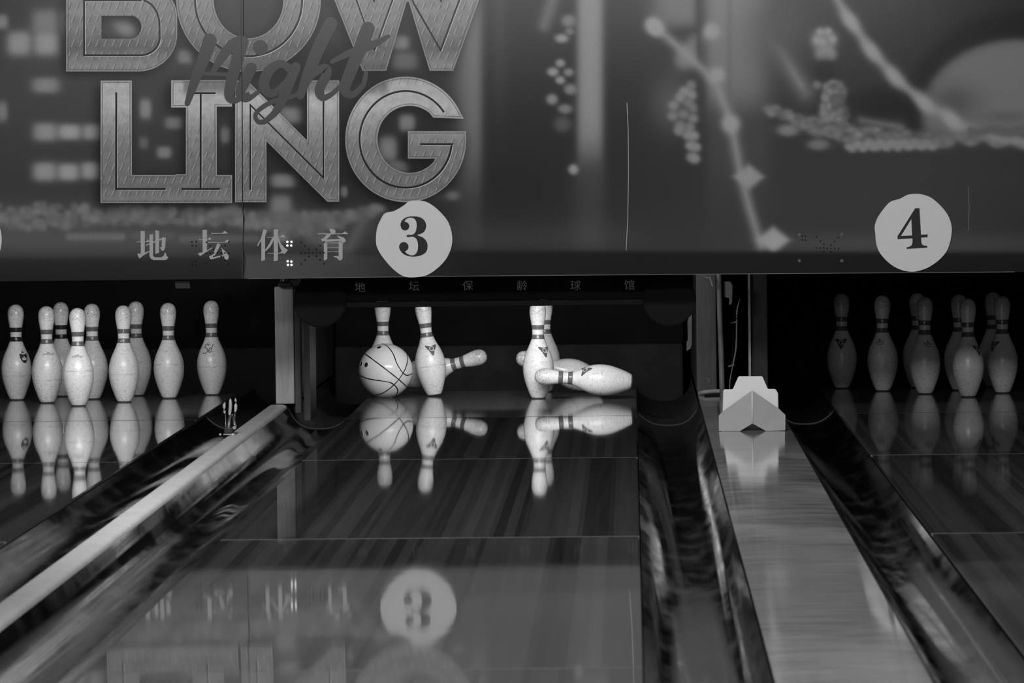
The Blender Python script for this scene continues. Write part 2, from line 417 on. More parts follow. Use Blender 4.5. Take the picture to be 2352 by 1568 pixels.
# ------------------------------------------------------------------ division caps
def cap(name, x0, x1, y0, y1, ztop, rnd, m, label):
    n = 12; prof = []
    for i in range(n+1):
        t = -1+2*i/n; prof.append((t*(x1-x0)/2, ztop-rnd*(abs(t)**5)))
    prof = [(-(x1-x0)/2, -0.08)] + prof + [((x1-x0)/2, -0.08)]
    k = len(prof); ys = [y0+(y1-y0)*i/30 for i in range(31)]; vs = [(x, y, z) for y in ys for x, z in prof]; fs = []
    for j in range(30):
        for i in range(k-1): fs.append((j*k+i, j*k+i+1, (j+1)*k+i+1, (j+1)*k+i))
    fs.append(tuple(range(k))[::-1]); fs.append(tuple(range(30*k, 31*k)))
    o = mesh(name, vs, fs, m, None, True); o.location.x = (x0+x1)/2
    md = o.modifiers.new('edge', 'EDGE_SPLIT'); md.split_angle = math.radians(50)
    return tag(o, label, 'lane divider')
cap('division_cap', -0.8455, -0.7725, -13.3, -0.72, 0.035, 0.010, M_cap, 'narrow pale grey rounded divider between the left and middle lanes')
cap('division_cap', 0.7705, 1.0505, -13.3, -0.15, 0.035, 0.003, M_wide, 'wide streaked grey divider between the middle and right lanes, holding the white wedge hood')

# ------------------------------------------------------------------ kickback boards at the ends of the dividers
def kick(name, x0, x1, y0, z0, z1, m, label, mside=None):
    r = empty(name, ((x0+x1)/2, y0, z0), None, label, 'wooden board', 'upright boards at the divider ends')
    w = (x1-x0)/2
    box('front_edge', -w, w, 0, 0.035, 0, z1-z0, m, r, 0.004)
    box('side_board', -w, w, 0.036, 2.5, 0.0, z1-z0, mside or M_dark, r)
    return r
pA = gw(634, 930, 0.035); yk = -0.70
kx0, kx1 = pw(632, 800, yk).x, pw(675, 800, yk).x
k1 = kick('kickback_board', kx0, kx1, yk, 0.036, 0.475, M_wood, 'pale cracked wooden post at the end of the narrow divider')
yk2 = -0.12
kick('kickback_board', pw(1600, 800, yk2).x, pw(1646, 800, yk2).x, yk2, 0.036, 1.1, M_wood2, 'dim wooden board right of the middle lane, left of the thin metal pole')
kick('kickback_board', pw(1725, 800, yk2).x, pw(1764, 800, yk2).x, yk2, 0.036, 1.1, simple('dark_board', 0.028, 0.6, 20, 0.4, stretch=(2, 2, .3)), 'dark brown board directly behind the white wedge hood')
o = box('corner_angle', pw(1719, 800, yk2-.02).x, pw(1724.5, 800, yk2-.02).x, yk2-0.02, yk2-0.004, 0.036, 1.1, M_steel); tag(o, 'thin pale metal angle strip along the board behind the white hood', 'metal strip')
# post bracket
b0 = pw(640, 672, -0.70)
r = empty('post_bracket', (b0.x, -0.72, 0.4755), None, 'small dark bolted bracket on top of the pale wooden post', 'bracket')
box('bracket_plate', 0.0, 0.05, 0.0, 0.06, 0.0, 0.014, M_dark, r, 0.002)
box('bracket_body', 0.006, 0.042, 0.01, 0.05, 0.014, 0.05, M_dark, r, 0.004)
tube('bolt', [(0.018, -0.004, 0.026), (0.018, 0.012, 0.026)], 0.006, M_steel, r, 8)
# inner steel side sheets beside the middle pit
o = box('side_sheet', pw(700, 800, -.55).x, pw(714, 800, -.55).x, -0.62, -0.25, -0.03, 0.48, simple('scuffed_sheet', 0.010, 0.45, 14, 0.5), None); tag(o, 'scuffed dark upright beside the pale post, left of the middle pit', 'metal upright')
o = box('shaded_side_face', kx1+0.0015, pw(690, 800, yk).x, yk+0.004, yk+0.10, 0.0, 0.475, M_wood2, None, 0.003); tag(o, 'narrow right side face of the pale post, its shade painted as darker wood', 'wooden strip')  # right face of the post; its shade is put into the wood colour
o = flat('worn_label', [[(1582, 727), (1589, 722), (1589, 792), (1586, 800), (1577, 806), (1577, 785), (1580, 780), (1579, 738)]], -0.10, M_tape, None, thick=0.002); tag(o, 'torn pale vertical strip left of the dim wooden board', 'label')

# ------------------------------------------------------------------ pit curtain and cushion per lane
for lab, (x0, x1) in (('left', (-2.3, -0.86)), ('middle', (-0.76, 0.755)), ('right', (1.10, 2.6))):
    o = box('pit_curtain', x0+0.02, x1-0.02, 1.95, 1.97, 0.1505, 1.2, M_black); tag(o, 'black curtain hanging at the back of the %s pit' % lab, 'curtain', 'pit curtains')
    o = box('pit_cushion', x0+0.02, x1-0.02, 1.80, 1.99, -0.28, 0.15, M_cushion, None, 0.01); tag(o, 'very dark cushion along the back of the %s pit' % lab, 'cushion', 'pit cushions')

# ------------------------------------------------------------------ masking unit with printed mural
YM = -1.45
def mural_field(X, Y):
    v = np.full(X.shape, 50.0)
    def gs(t): return 1/(1+np.exp(-t))
    v += 8*np.sin(X/310.0+1.2)+5*np.sin(Y/130.0+X/500.0)
    v += 16*np.exp(-((Y-520)/60.0)**2)*gs((1000-X)/60)
    v -= 6*gs((X-1750)/80)
    def put(cur, a, g): return cur*(1-a)+g*a
    def blob(cx, cy, rx, ry, g, soft=0.35, sq=2.0, ang=0):
        nonlocal v
        c, s = math.cos(ang), math.sin(ang); dx = (X-cx)*c+(Y-cy)*s; dy = -(X-cx)*s+(Y-cy)*c
        d = (np.abs(dx/rx)**sq+np.abs(dy/ry)**sq)**(1/sq)
        v = put(v, gs((1-d)/(soft*0.42)), g)
    def seg(pts, w, g, soft=4.0, amp=1.0):
        nonlocal v
        D = np.full(X.shape, 1e9)
        for (a, b) in zip(pts[:-1], pts[1:]):
            ax, ay, bx, by = *a, *b; L2 = (bx-ax)**2+(by-ay)**2
            t = np.clip(((X-ax)*(bx-ax)+(Y-ay)*(by-ay))/L2, 0, 1)
            D = np.minimum(D, np.hypot(X-ax-t*(bx-ax), Y-ay-t*(by-ay)))
        v = put(v, amp*gs((w/2-D)/soft), g)
    rng0 = np.random.default_rng(11)
    # lit windows of the night city
    R = [(4,50,14,16,108),(105,50,30,27,104),(146,50,8,26,100),(44,100,27,27,122),(107,100,29,27,124),(105,196,30,17,112),(4,256,13,22,104),
         (104,303,27,20,120),(160,303,26,17,130),(212,303,22,17,122),(103,394,27,21,122),(157,395,24,19,128),(208,392,22,19,124),
         (334,250,13,22,112),(400,282,20,13,100),(518,310,11,18,98),(330,328,10,13,84),(377,350,16,13,106),(425,130,16,15,104),
         (920,98,20,16,104),(930,140,30,20,84),(665,265,28,18,106),(935,282,18,20,106),(890,342,22,28,104),(910,385,26,16,92),
         (650,415,28,15,106),(790,440,8,12,96),(645,475,24,26,104),(475,118,12,20,88),(550,118,10,18,86),(955,215,14,10,84)]
    for (cx, cy, rx, ry, g) in R: blob(cx, cy, rx, ry, g, 0.45, 3.0)
    blob(290, 66, 30, 17, 112, 0.6, 2.0, 0.5)
    # pale columns
    def col(xa, xb, y1, g, sl=7, sr=7, fade=60, y0=-400):
        nonlocal v
        a = gs((X-xa)/sl)*gs((xb-X)/sr)*gs((y1-Y)/fade)*gs((Y-y0)/20); v = put(v, a, g)
    col(1050, 1107, 420, 104, 16, 6, 60); col(1140, 1156, 230, 68, 8, 8, 50)
    col(1326, 1385, 372, 118, 5, 5, 30); col(1320, 1388, 560, 62, 14, 10, 40, 380)
    col(1500, 1604, 60, 98, 14, 6, 8); col(1622, 1762, 255, 100, 6, 16, 22); col(1640, 1700, 60, 112, 18, 30, 60); col(1624, 1770, 440, 64, 6, 10, 50, 280)
    col(1672, 1678, 300, 84, 3, 3, 30)
    seg([(1275, -20), (1250, 58)], 26, 92, 6)
    for (cx, cy, rx, ry, g) in [(1290,88,15,10,122),(1262,132,0,0,0),(1287,145,11,9,118),(1270,165,13,10,122),(1287,184,11,9,120),(1306,166,11,9,108),(1310,205,14,12,106),
         (1268,228,13,12,112),(1298,250,16,11,102),(1292,285,20,18,72),(1306,48,16,14,104),(1317,389,11,11,124),(1308,72,10,8,96)]:
        if rx: blob(cx, cy, rx, ry, g, 0.5)
    blob(1540, 235, 42, 60, 74, 0.9); 
    # vertical bunch of lights
    for (cx, cy) in [(1588,196),(1572,210),(1590,218),(1562,224),(1582,236),(1547,242),(1594,248),(1545,266),(1570,262),(1592,272),(1562,288),(1584,292),(1580,310),(1594,312),(1586,334),(1598,338),(1588,360),(1596,364),(1560,300)]:
        blob(cx, cy, 12, 11, 108+8*math.sin(cx*cy), 0.5)
    seg([(1570, 140), (1600, 92)], 34, 98, 6); blob(1582, 128, 26, 24, 104, 0.6); seg([(1604, 0), (1608, 250)], 10, 52, 4); seg([(1545, 82), (1610, 66)], 10, 48, 4, 0.8)
    # left garland
    seg([(1497, 55), (1555, 105), (1620, 165), (1648, 200), (1680, 285), (1700, 395), (1722, 480), (1748, 565)], 18, 118, 5)
    for (cx, cy, r_) in [(1500,58,18),(1508,66,17),(1634,72,19),(1648,172,17),(1678,284,21)]: blob(cx, cy, r_, r_, 128, 0.5)
    blob(1720, 406, 34, 28, 122, 0.3, 1.1); blob(1776, 551, 37, 30, 130, 0.3, 1.1)
    # distant figure and slanting streak
    seg([(1768, 88), (1800, 130), (1850, 212)], 30, 96, 10); seg([(1790, 110), (1840, 196)], 10, 112, 5)
    blob(1800, 70, 60, 60, 70, 1.2)
    blob(1893, 92, 30, 28, 108, 0.35); blob(1897, 125, 24, 18, 116, 0.4); blob(1896, 162, 24, 26, 40, 0.5)
    for (cx, cy) in [(1884,74),(1902,72),(1912,90),(1888,96),(1876,92)]: blob(cx, cy, 8, 8, 124, 0.6)
    for i in range(44):
        t = i/43.0; cx = 1882+50*abs(math.sin(i*2.3)); cy = 195+t*88; blob(cx+(t*12)+rng0.uniform(-7, 7), cy+rng0.uniform(-6, 6), rng0.uniform(6, 12), 9, 98+22*math.sin(i*1.7), 0.6)
    for i in range(18): blob(1764+i*9, 250+i*3.2+7*math.sin(i*2.1), 11, 9, 92+14*math.sin(i*1.3), 0.6)
    for i in range(70):
        t = i/69.0; cx = 1850+t*330; cy = 286+34*math.sin(t*1.9)+13*math.sin(i*2.9); blob(cx+rng0.uniform(-6, 6), cy+rng0.uniform(-5, 5), rng0.uniform(8, 15), rng0.uniform(6, 9), 92+22*math.sin(i*1.7), 0.9)
    for i in range(26): blob(1950+i*8, 336+6*math.sin(i*1.9)-i*0.2, 10, 8, 112, 0.6)
    seg([(1980, 275), (2070, 292)], 14, 104, 5); blob(1810, 299, 24, 13, 104, 0.5); blob(1880, 332, 24, 12, 96, 0.5)
    for i in range(26): blob(2150+i*9, 322+8*math.sin(i*0.9)-4*math.sin(i*.2), 11, 9, 98+10*math.sin(i*2.2), 0.6)
    # big dark arch, pale dome, dark ellipse
    blob(2036, 236, 84, 34, 34, 0.5)
    for q, g in ((1.0, 34),):
        d = np.hypot((X-2345)/262.0, (Y-255)/232.0); a = gs((1-d)/0.035)*gs((300-Y)/10); v = put(v, a, g)
    d = np.hypot((X-2340)/222.0, (Y-262)/172.0); a = gs((1-d)/0.03)*gs((312-Y)/9); dome = 98-24*np.exp(-((X-2190)/60)**2-((Y-235)/40)**2)
    v = v*(1-a)+dome*a
    blob(2310, 268, 50, 12, 84, 0.8)
    seg([(1912, -20), (1955, 52), (2005, 120), (2058, 180), (2122, 236), (2205, 286), (2290, 318), (2380, 330)], 18, 114, 4)
    for (cx, cy) in [(1953,48),(2002,118),(2054,176),(2122,236),(2186,276)]: blob(cx, cy, 28, 15, 128, 0.7, 2, 0.88)
    for i in range(12): blob(2230+i*11, 300+4*math.sin(i), 9, 9, 84, 0.6)
    seg([(2085, 428), (2150, 416), (2330, 412)], 12, 56, 6, 0.8)
    # band of small lights under the lettering
    rng = np.random.default_rng(3)
    for i in range(150):
        cx = rng.uniform(-20, 560); amp = 26 if cx < 200 else 16; cy = 494+rng.uniform(-amp, amp)+(0 if cx > 260 else 4)
        blob(cx, cy, rng.uniform(7, 12), rng.uniform(7, 11), rng.uniform(82, 106), 0.7)
    for i in range(46):
        cx = 560+i*5; blob(cx, 506+12*math.sin(i*1.3), rng.uniform(8, 13), 10, rng.uniform(80, 104), 0.7)
    for i in range(26):
        t = i/25.0; blob(640+t*230, 542-t*62+7*math.sin(i*2.0), 13, 9, 88+14*math.sin(i*1.1), 0.7)
    seg([(655, 500), (690, 512), (715, 545), (770, 560)], 22, 84, 7); seg([(745, 505), (735, 530), (760, 562), (800, 568), (838, 500)], 12, 82, 6)
    seg([(835, 505), (815, 555), (790, 590)], 20, 76, 8, 0.8); seg([(930, 455), (1045, 448)], 18, 74, 6, 0.7); blob(1040, 449, 14, 9, 88, 0.6)
    for cx in range(160, 285, 12): blob(cx, 543, 8, 8, 88, 0.6)
    for cx in range(420, 600, 14): blob(cx, 548, 9, 8, 78, 0.7)
    for cx in range(310, 400, 14): blob(cx, 540, 9, 8, 74, 0.7)
    v += 10*np.exp(-((Y-560)/30)**2)*gs((520-X)/60)
    v += (10*np.exp(-((Y-545)/45)**2))*gs((X-1040)/20)*gs((1460-X)/40)
    v += (10*np.exp(-((Y-560)/26)**2))*gs((X-1780)/40)
    # bottom band
    a = gs((Y-(594-3*(X/560)))/2.5)*gs((560-X)/1.5); v = put(v, a, 44-(Y-600)*0.15)
    a = gs((Y-585)/3)*gs((X-559)/2)*gs((900-X)/260); v = put(v, a, 74)
    a = gs((Y-(576+(X-1040)*0.004))/2.5)*gs((X-930)/60); v = put(v, a, 30)
    v = np.where(v > 74, 74+(v-74)*1.16, v)
    v = np.where(v < 74, v-7*np.clip((74-v)/24.0, 0, 1), v)
    return v
# printed letters as outlines
L_B = [[(152,-120),(152,164),(318,164)]+arc(318,78,89,86,90,0,14)[1:]+[(407,60)]+arc(360,40,47,60,0,-60,8)[1:]+[(372,-40),(372,-120)]]
L_B_hole = [(233,36),(296,36)]+arc(298,62,27,27,-90,90,14)[1:]+[(233,89)]
L_O = [[(405,-120)]+arc(571,0,166,165,180,0,48)+[(737,-120)]+[(651,-120)]+arc(571,0,80,88,0,180,36)+[(491,-120)]]
L_W = [[(720,-120),(833,162),(887,162),(934,4),(939,4),(987,162),(1041,162),(1144,-120),(1064,-120),(1013,8),(962,-120),(910,-120),(859,8),(808,-120)]]
L_LI = [[(231,185),(303,185),(303,402),(402,402),(405,400),(427,400),(427,247),(393,247),(393,184),(533,184),(533,245),(498,245),(498,402),(533,402),(533,466),(231,466)]]
L_N = [[(540,185),(568,185),(705,322),(705,185),(779,185),(779,463),(752,463),(612,324),(612,464),(540,464)]]
L_G = [[(995,270)]+[(1066,273)]+arc(932,320,139,144,-20,-366,72)[1:]+[(1071,301),(937,301),(937,364),(1000,364)]+arc(941,320,74,77,37,313,48)[1:-1]]
def inside(poly, X, Y):
    r = np.zeros(X.shape, bool); n = len(poly); j = n-1
    for i in range(n):
        xi, yi = poly[i]; xj, yj = poly[j]
        if yi != yj: r ^= ((yi > Y) != (yj > Y)) & (X < (xj-xi)*(Y-yi)/(yj-yi)+xi)
        j = i
    return r
def gblur(a, s):
    k = np.exp(-np.arange(-3*s, 3*s+1)**2/(2.0*s*s)); k /= k.sum()
    for ax in (0, 1):
        p = np.pad(a, [(3*s, 3*s) if q == ax else (0, 0) for q in (0, 1)], mode='edge')
        a = np.apply_along_axis(lambda r_: np.convolve(r_, k, 'valid'), ax, p)
    return a
mask_root = empty('masking_unit', (0.5, YM, 0.516), None, 'long grey mural panel with BOWLING lettering hanging over all three lanes', 'masking panel')
def local(o, root=mask_root):
    o.data.transform(Matrix.Translation(-Vector(root.location))); return o
step = 4.0
def art_panel(px0, px1, label):
    xs = np.arange(px0, px1+0.1, (px1-px0)/max(1, round((px1-px0)/step))); ytop, = (-150.0,)
    nyy = 196; X = np.empty((nyy, len(xs))); Y = np.empty_like(X)
    bot = np.interp(xs, [-500, 0, 558, 1100, 1600, 2352, 2800], [650, 646, 640, 634, 630, 624.5, 621])
    for j in range(nyy): X[j] = xs; Y[j] = ytop+(bot-ytop)*j/(nyy-1)
    v = mural_field(X, Y)
    sh = np.zeros(X.shape)
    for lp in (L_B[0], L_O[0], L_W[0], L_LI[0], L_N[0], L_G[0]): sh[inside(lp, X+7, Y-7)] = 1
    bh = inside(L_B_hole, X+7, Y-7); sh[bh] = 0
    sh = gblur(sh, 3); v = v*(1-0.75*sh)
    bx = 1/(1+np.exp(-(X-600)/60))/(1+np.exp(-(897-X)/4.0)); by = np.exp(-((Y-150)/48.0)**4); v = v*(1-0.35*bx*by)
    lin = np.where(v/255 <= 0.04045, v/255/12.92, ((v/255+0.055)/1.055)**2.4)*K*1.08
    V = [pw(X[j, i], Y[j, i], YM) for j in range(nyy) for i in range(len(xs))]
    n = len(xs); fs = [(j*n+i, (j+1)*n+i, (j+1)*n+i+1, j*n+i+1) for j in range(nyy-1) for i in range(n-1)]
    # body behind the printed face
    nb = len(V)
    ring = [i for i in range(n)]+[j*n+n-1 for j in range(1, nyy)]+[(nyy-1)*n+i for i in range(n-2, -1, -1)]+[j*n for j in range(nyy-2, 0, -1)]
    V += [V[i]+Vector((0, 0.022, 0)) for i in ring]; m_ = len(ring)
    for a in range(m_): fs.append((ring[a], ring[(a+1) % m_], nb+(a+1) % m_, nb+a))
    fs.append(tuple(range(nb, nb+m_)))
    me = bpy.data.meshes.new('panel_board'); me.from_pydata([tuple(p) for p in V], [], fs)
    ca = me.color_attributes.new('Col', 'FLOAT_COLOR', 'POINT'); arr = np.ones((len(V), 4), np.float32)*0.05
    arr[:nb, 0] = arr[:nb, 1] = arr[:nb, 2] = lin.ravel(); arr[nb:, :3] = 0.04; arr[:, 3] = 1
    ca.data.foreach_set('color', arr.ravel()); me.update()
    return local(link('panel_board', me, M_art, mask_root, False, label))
art_panel(-420, 558.2, 'left mural board with city lights print')
art_panel(559.6, 2790, 'right mural board with garland and dome print')
def mk(o): return local(o)
yl = YM-0.0012; yg = YM-0.0018
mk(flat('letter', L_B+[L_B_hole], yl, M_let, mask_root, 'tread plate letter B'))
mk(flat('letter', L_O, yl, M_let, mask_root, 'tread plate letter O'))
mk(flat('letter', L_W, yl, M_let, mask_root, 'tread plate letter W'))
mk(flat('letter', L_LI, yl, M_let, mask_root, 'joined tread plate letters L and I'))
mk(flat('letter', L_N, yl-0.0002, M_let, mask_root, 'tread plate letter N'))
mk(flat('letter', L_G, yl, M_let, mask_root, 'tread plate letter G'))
G_ = [[(193,-120),(193,127),(322,127)]+arc(322,85,45,42,90,0,10)[1:]+arc(322,60,45,60,0,-80,8)[1:], [(193,1),(325,1)],
      arc(571,0,123,129,180,0,40), [(448,0),(448,-120)], [(694,0),(694,-120)], [(790,-80),(860,115),(923,-60)], [(912,-95),(951,9),(1012,115),(1055,0),(1078,-60)],
      [(267,212),(267,434),(380,434)], [(443,214),(495,214)], [(461,214),(461,434)], [(417,434),(505,434)],
      [(575,436),(575,241),(743,408),(743,205)], arc(932,320,106,111,-34,-352,60)+[(1038,331),(966,331)]]
mk(ribbons('letter_groove', [(g, 4.4) for g in G_], yg, M_line, mask_root, 'black centre lines of the letters'))
mk(ribbons('letter_highlight', [([(p[0]+2.8, p[1]+2.4) for p in g], 1.6) for g in G_], yg+0.0005, M_light_line, mask_root, 'pale lines beside the letter grooves'))
def inset(lp, d):
    n = len(lp); A = sum(lp[i][0]*lp[(i+1) % n][1]-lp[(i+1) % n][0]*lp[i][1] for i in range(n)); s = 1 if A > 0 else -1; out = []
    for i in range(n):
        a, b, c = lp[i-1], lp[i], lp[(i+1) % n]
        e1 = np.array([b[0]-a[0], b[1]-a[1]], float); e2 = np.array([c[0]-b[0], c[1]-b[1]], float)
        e1 /= max(np.linalg.norm(e1), 1e-6); e2 /= max(np.linalg.norm(e2), 1e-6)
        n1 = np.array([-e1[1], e1[0]])*s; n2 = np.array([-e2[1], e2[0]])*s; q = n1+n2; q /= max(np.dot(q, n1)*1.0, 0.35)
        out.append((b[0]+q[0]*d, b[1]+q[1]*d))
    return out
il = []; ed = []
for lp in (L_B[0], L_O[0], L_W[0], L_LI[0], L_N[0], L_G[0]):
    q = inset(lp, 4.5); il.append((q+[q[0]], 1.5))
    q = inset(lp, 0.7); ed.append((q+[q[0]], 1.6))
mk(ribbons('letter_inline', il, yg+0.0003, M_line2, mask_root, 'thin dark inner outlines of the letters'))
mk(ribbons('letter_rim', ed, yg+0.0002, paint('letter_rim', 128), mask_root, 'thin pale rims of the letters'))
# brush script word
def brush(pts, ws, n=10):
    P = cr([(a, b, w) for (a, b), w in zip(pts, ws)], n); return ([(p[0], p[1]) for p in P], [p[2] for p in P])
def z1(pts): return [(x/2.0452, y/2.0452) for x, y in pts]
SCR = []
SCR.append(brush(z1([(985,190),(955,280),(915,380),(880,485)]), [32,28,22,13]))
SCR.append(brush(z1([(1000,340),(1035,280),(1085,215),(1130,190)]), [10,20,24,24]))
SCR.append(brush(z1([(1140,195),(1115,280),(1085,390),(1078,455),(1110,470),(1165,440)]), [26,28,26,22,14,9]))
SCR.append(brush(z1([(955,345),(1060,350)]), [9,9])); 
SCR.append(brush(z1([(1180,320),(1150,380),(1128,440),(1160,465),(1215,430)]), [26,26,22,14,9]))
SCR.append(brush(z1([(1222,222),(1224,224)]), [34,34]))
SCR.append(brush(z1([(1370,330),(1320,300),(1262,335),(1240,400),(1275,440),(1340,390),(1385,310)]), [18,18,24,24,18,14,12]))
SCR.append(brush(z1([(1390,315),(1355,400),(1325,470),(1290,530),(1245,570)]), [22,24,22,16,12]))
SCR.append(brush(z1([(1245,571),(1215,572),(1200,550),(1212,520),(1275,480),(1370,455),(1425,420)]), [12,11,10,10,11,10,9]))
SCR.append(brush(z1([(1555,110),(1500,220),(1450,340),(1410,450)]), [30,30,26,18]))
SCR.append(brush(z1([(1420,430),(1470,350),(1525,320),(1535,350),(1500,420),(1515,458),(1560,440),(1620,380)]), [9,16,20,22,22,16,11,9]))
SCR.append(brush(z1([(1728,135),(1690,230),(1645,340),(1620,420),(1655,445),(1705,400),(1720,340)]), [32,30,28,24,16,12,10]))
SCR.append(brush(z1([(1560,290),(1640,250),(1740,215),(1825,170)]), [10,16,18,8]))
mk(ribbons('script_word', SCR, YM-0.0028, M_script, mask_root, 'dark brush script word Night', dy=0.00005))
# large characters
def cz(pts): return [(290+x/3.0545, 440+y/3.0545) for x, y in pts]
GL = {
 'di': [[(72,350),(100,350),(100,276),(130,276),(130,350),(140,350),(152,333),(165,352),(130,354),(130,428),(165,414),(167,420),(128,442),(92,470),(77,438),(102,432),(102,354),(72,354)],
        [(163,302),(188,298),(188,448),(198,460),(245,460),(262,450),(270,428),(277,428),(283,450),(296,462),(284,476),(270,480),(192,480),(172,470),(163,450)],
        [(204,270),(230,276),(230,428),(204,438)], [(138,372),(250,325),(262,318),(278,326),(272,338),(262,332),(138,380)],
        [(250,322),(278,326),(272,396),(262,414),(248,414),(243,400),(234,396),(236,390),(248,390)]],
 'tan': [[(508,334),(536,334),(536,268),(566,268),(566,334),(572,334),(586,318),(600,337),(566,338),(566,412),(600,392),(606,395),(568,420),(518,452),(503,436),(503,432),(536,424),(536,338),(508,338)],
         [(595,290),(672,290),(692,274),(714,294),(595,296)], [(575,352),(690,352),(708,335),(730,356),(575,359)],
         [(640,360),(662,372),(632,430),(614,458),(682,444),(662,396),(668,394),(700,424),(718,448),(718,470),(704,480),(690,472),(686,452),(600,474),(588,474),(580,452),(604,444),(622,404)]],
 'ti': [[(962,262),(988,272),(974,318),(974,480),(948,486),(948,344),(922,384),(917,378),(944,330)],
        [(984,318),(1035,318),(1035,265),(1064,265),(1070,270),(1064,278),(1064,318),(1082,318),(1096,300),(1120,320),(1068,322),(1084,362),(1112,396),(1136,408),(1112,436),(1104,436),(1080,396),(1064,340),(1064,428),(1080,428),(1090,414),(1104,432),(1064,434),(1064,478),(1054,486),(1035,486),(1035,434),(992,434),(992,430),(1035,430),(1035,340),(1010,388),(968,426),(964,422),(1000,370),(1026,322),(984,322)]],
 'yu': [[(1342,293),(1436,293),(1424,264),(1438,260),(1462,266),(1470,284),(1460,293),(1516,293),(1534,278),(1560,297),(1436,300),(1428,312),(1404,336),(1502,332),(1478,314),(1484,308),(1526,322),(1540,340),(1536,354),(1518,358),(1504,346),(1388,352),(1372,346),(1366,330),(1382,328),(1408,300),(1342,298)],
        [(1386,352),(1410,358),(1410,470),(1400,480),(1386,480)], [(1410,358),(1488,356),(1496,346),(1522,362),(1518,372),(1518,466),(1508,480),(1490,482),(1482,468),(1456,458),(1456,452),(1490,452),(1490,362),(1410,362)],
        [(1410,392),(1490,390),(1490,394),(1410,396)], [(1410,420),(1490,418),(1490,422),(1410,424)]]}
for k_, lab in (('di', 'first pale character from the left'), ('tan', 'second pale character'), ('ti', 'third pale character'), ('yu', 'fourth pale character, nearest the disc')):
    mk(sheets('lettering_character', [cz(p) for p in GL[k_]], YM-0.0016, M_glyph, mask_root, lab))
# perforations, lit indicator lamps, screws
def disc(cx, cy, r_, n=10): return [(cx+r_*math.cos(2*math.pi*k/n), cy+r_*math.sin(2*math.pi*k/n)) for k in range(n)]
H = [(460,352),(490,350),(464,378),(490,380),(562,355),(720,352),(588,378),(692,378),(614,406),(666,406),(614,430),(640,430),(666,430),(692,430),(718,430),(562,432),(588,430),(614,454),(666,454),(588,480),(692,478),(562,505),(718,505),(464,488),(490,486),(464,512),(490,512),
     (1228,355),(1254,380),(1282,406),(1334,404),(1360,378),(1388,353),(1228,432),(1256,430),(1282,428),(1308,428),(1334,430),(1360,428),(1388,428),(1282,454),(1334,452),(1256,480),(1360,478),(1230,506),(1388,504)]
Hq = [disc(*cz([p])[0], 1.9) for p in H]
H4 = [(258,460),(288,462),(258,496),(288,498),(390,470),(430,508),(462,538),(528,544),(564,512),(600,474),(390,570),(428,572),(462,572),(494,576),(528,576),(564,576),(600,576),(462,606),(528,608)]
Hq += [disc(1780+x/4.112, 430+y/4.112, 1.7) for x, y in H4]
o = mk(sheets('perforations', Hq, YM-0.0021, M_hole, mask_root, 'tiny black lamp holes')); o['kind'] = 'stuff'
M_led, N_, L_, B_ = new_mat('lit_indicator', 0.9, 0.4); B_.inputs['Emission Color'].default_value = (1, 1, 1, 1); B_.inputs['Emission Strength'].default_value = 1.4
for (x, y) in [(1130,352),(1159,352),(1130,378),(1157,378),(1132,488),(1158,490),(1134,514),(1159,514)]:
    cx, cy = cz([(x, y)])[0]; p = pw(cx, cy, YM-0.003)
    vs, fs = tube_data([p, p+Vector((0, 0.003, 0))], 0.0038, 12); mk(mesh('indicator_lamp', vs, fs, M_led, mask_root, False, 'lit white lamp'))
for (x, y) in [(232,450),(634,448),(232,695),(634,695)]:
    p = pw(1780+x/4.112, 430+y/4.112, YM-0.005)
    vs, fs = tube_data([p, p+Vector((0, 0.003, 0)), p+Vector((0, 0.005, 0))], [0.003, 0.005, 0.0056], 12); mk(mesh('screw', vs, fs, M_grey, mask_root, True, 'small round screw head'))
mk(ribbons('panel_scratch', [([(1440,236),(1443,300),(1443.5,400),(1442,500),(1438,575)], 1.7)], YM-0.0015, M_scratch, mask_root, 'long thin pale vertical scratch'))
mk(ribbons('panel_scratch', [([(2225,430),(2226,480),(2224,530)], 1.3)], YM-0.0015, paint('scratch_dim', 90), mask_root, 'short thin vertical scratch'))
mk(ribbons('panel_crease', [([(553,0),(556,200),(557,480),(561,500),(558,560),(563,600),(559,640)], 2.6)], YM-0.0032, M_crease, mask_root, 'dark crease along the board joint'))
eb = [(x, np.interp(x, [0, 558, 1100, 1600, 2352], [645.5, 640, 633.5, 629.5, 624])) for x in range(570, 2353, 40)]
mk(ribbons('edge_glint_strip', [(eb, 1.3)], YM-0.001, paint('edge_glint', 92), mask_root, 'thin lower edge, its catch of light painted pale'))  # light caught by the board's lower edge, painted as a pale line
# tape tab and crumbs below the board
o = flat('tape_tab', [[(401, 641), (434, 640), (437, 662), (403, 662)]], YM+0.03, simple('tab_tape', 0.03, 0.8), None, thick=0.001); tag(o, 'small grey tape tab hanging under the mural board over the left lane', 'tape')

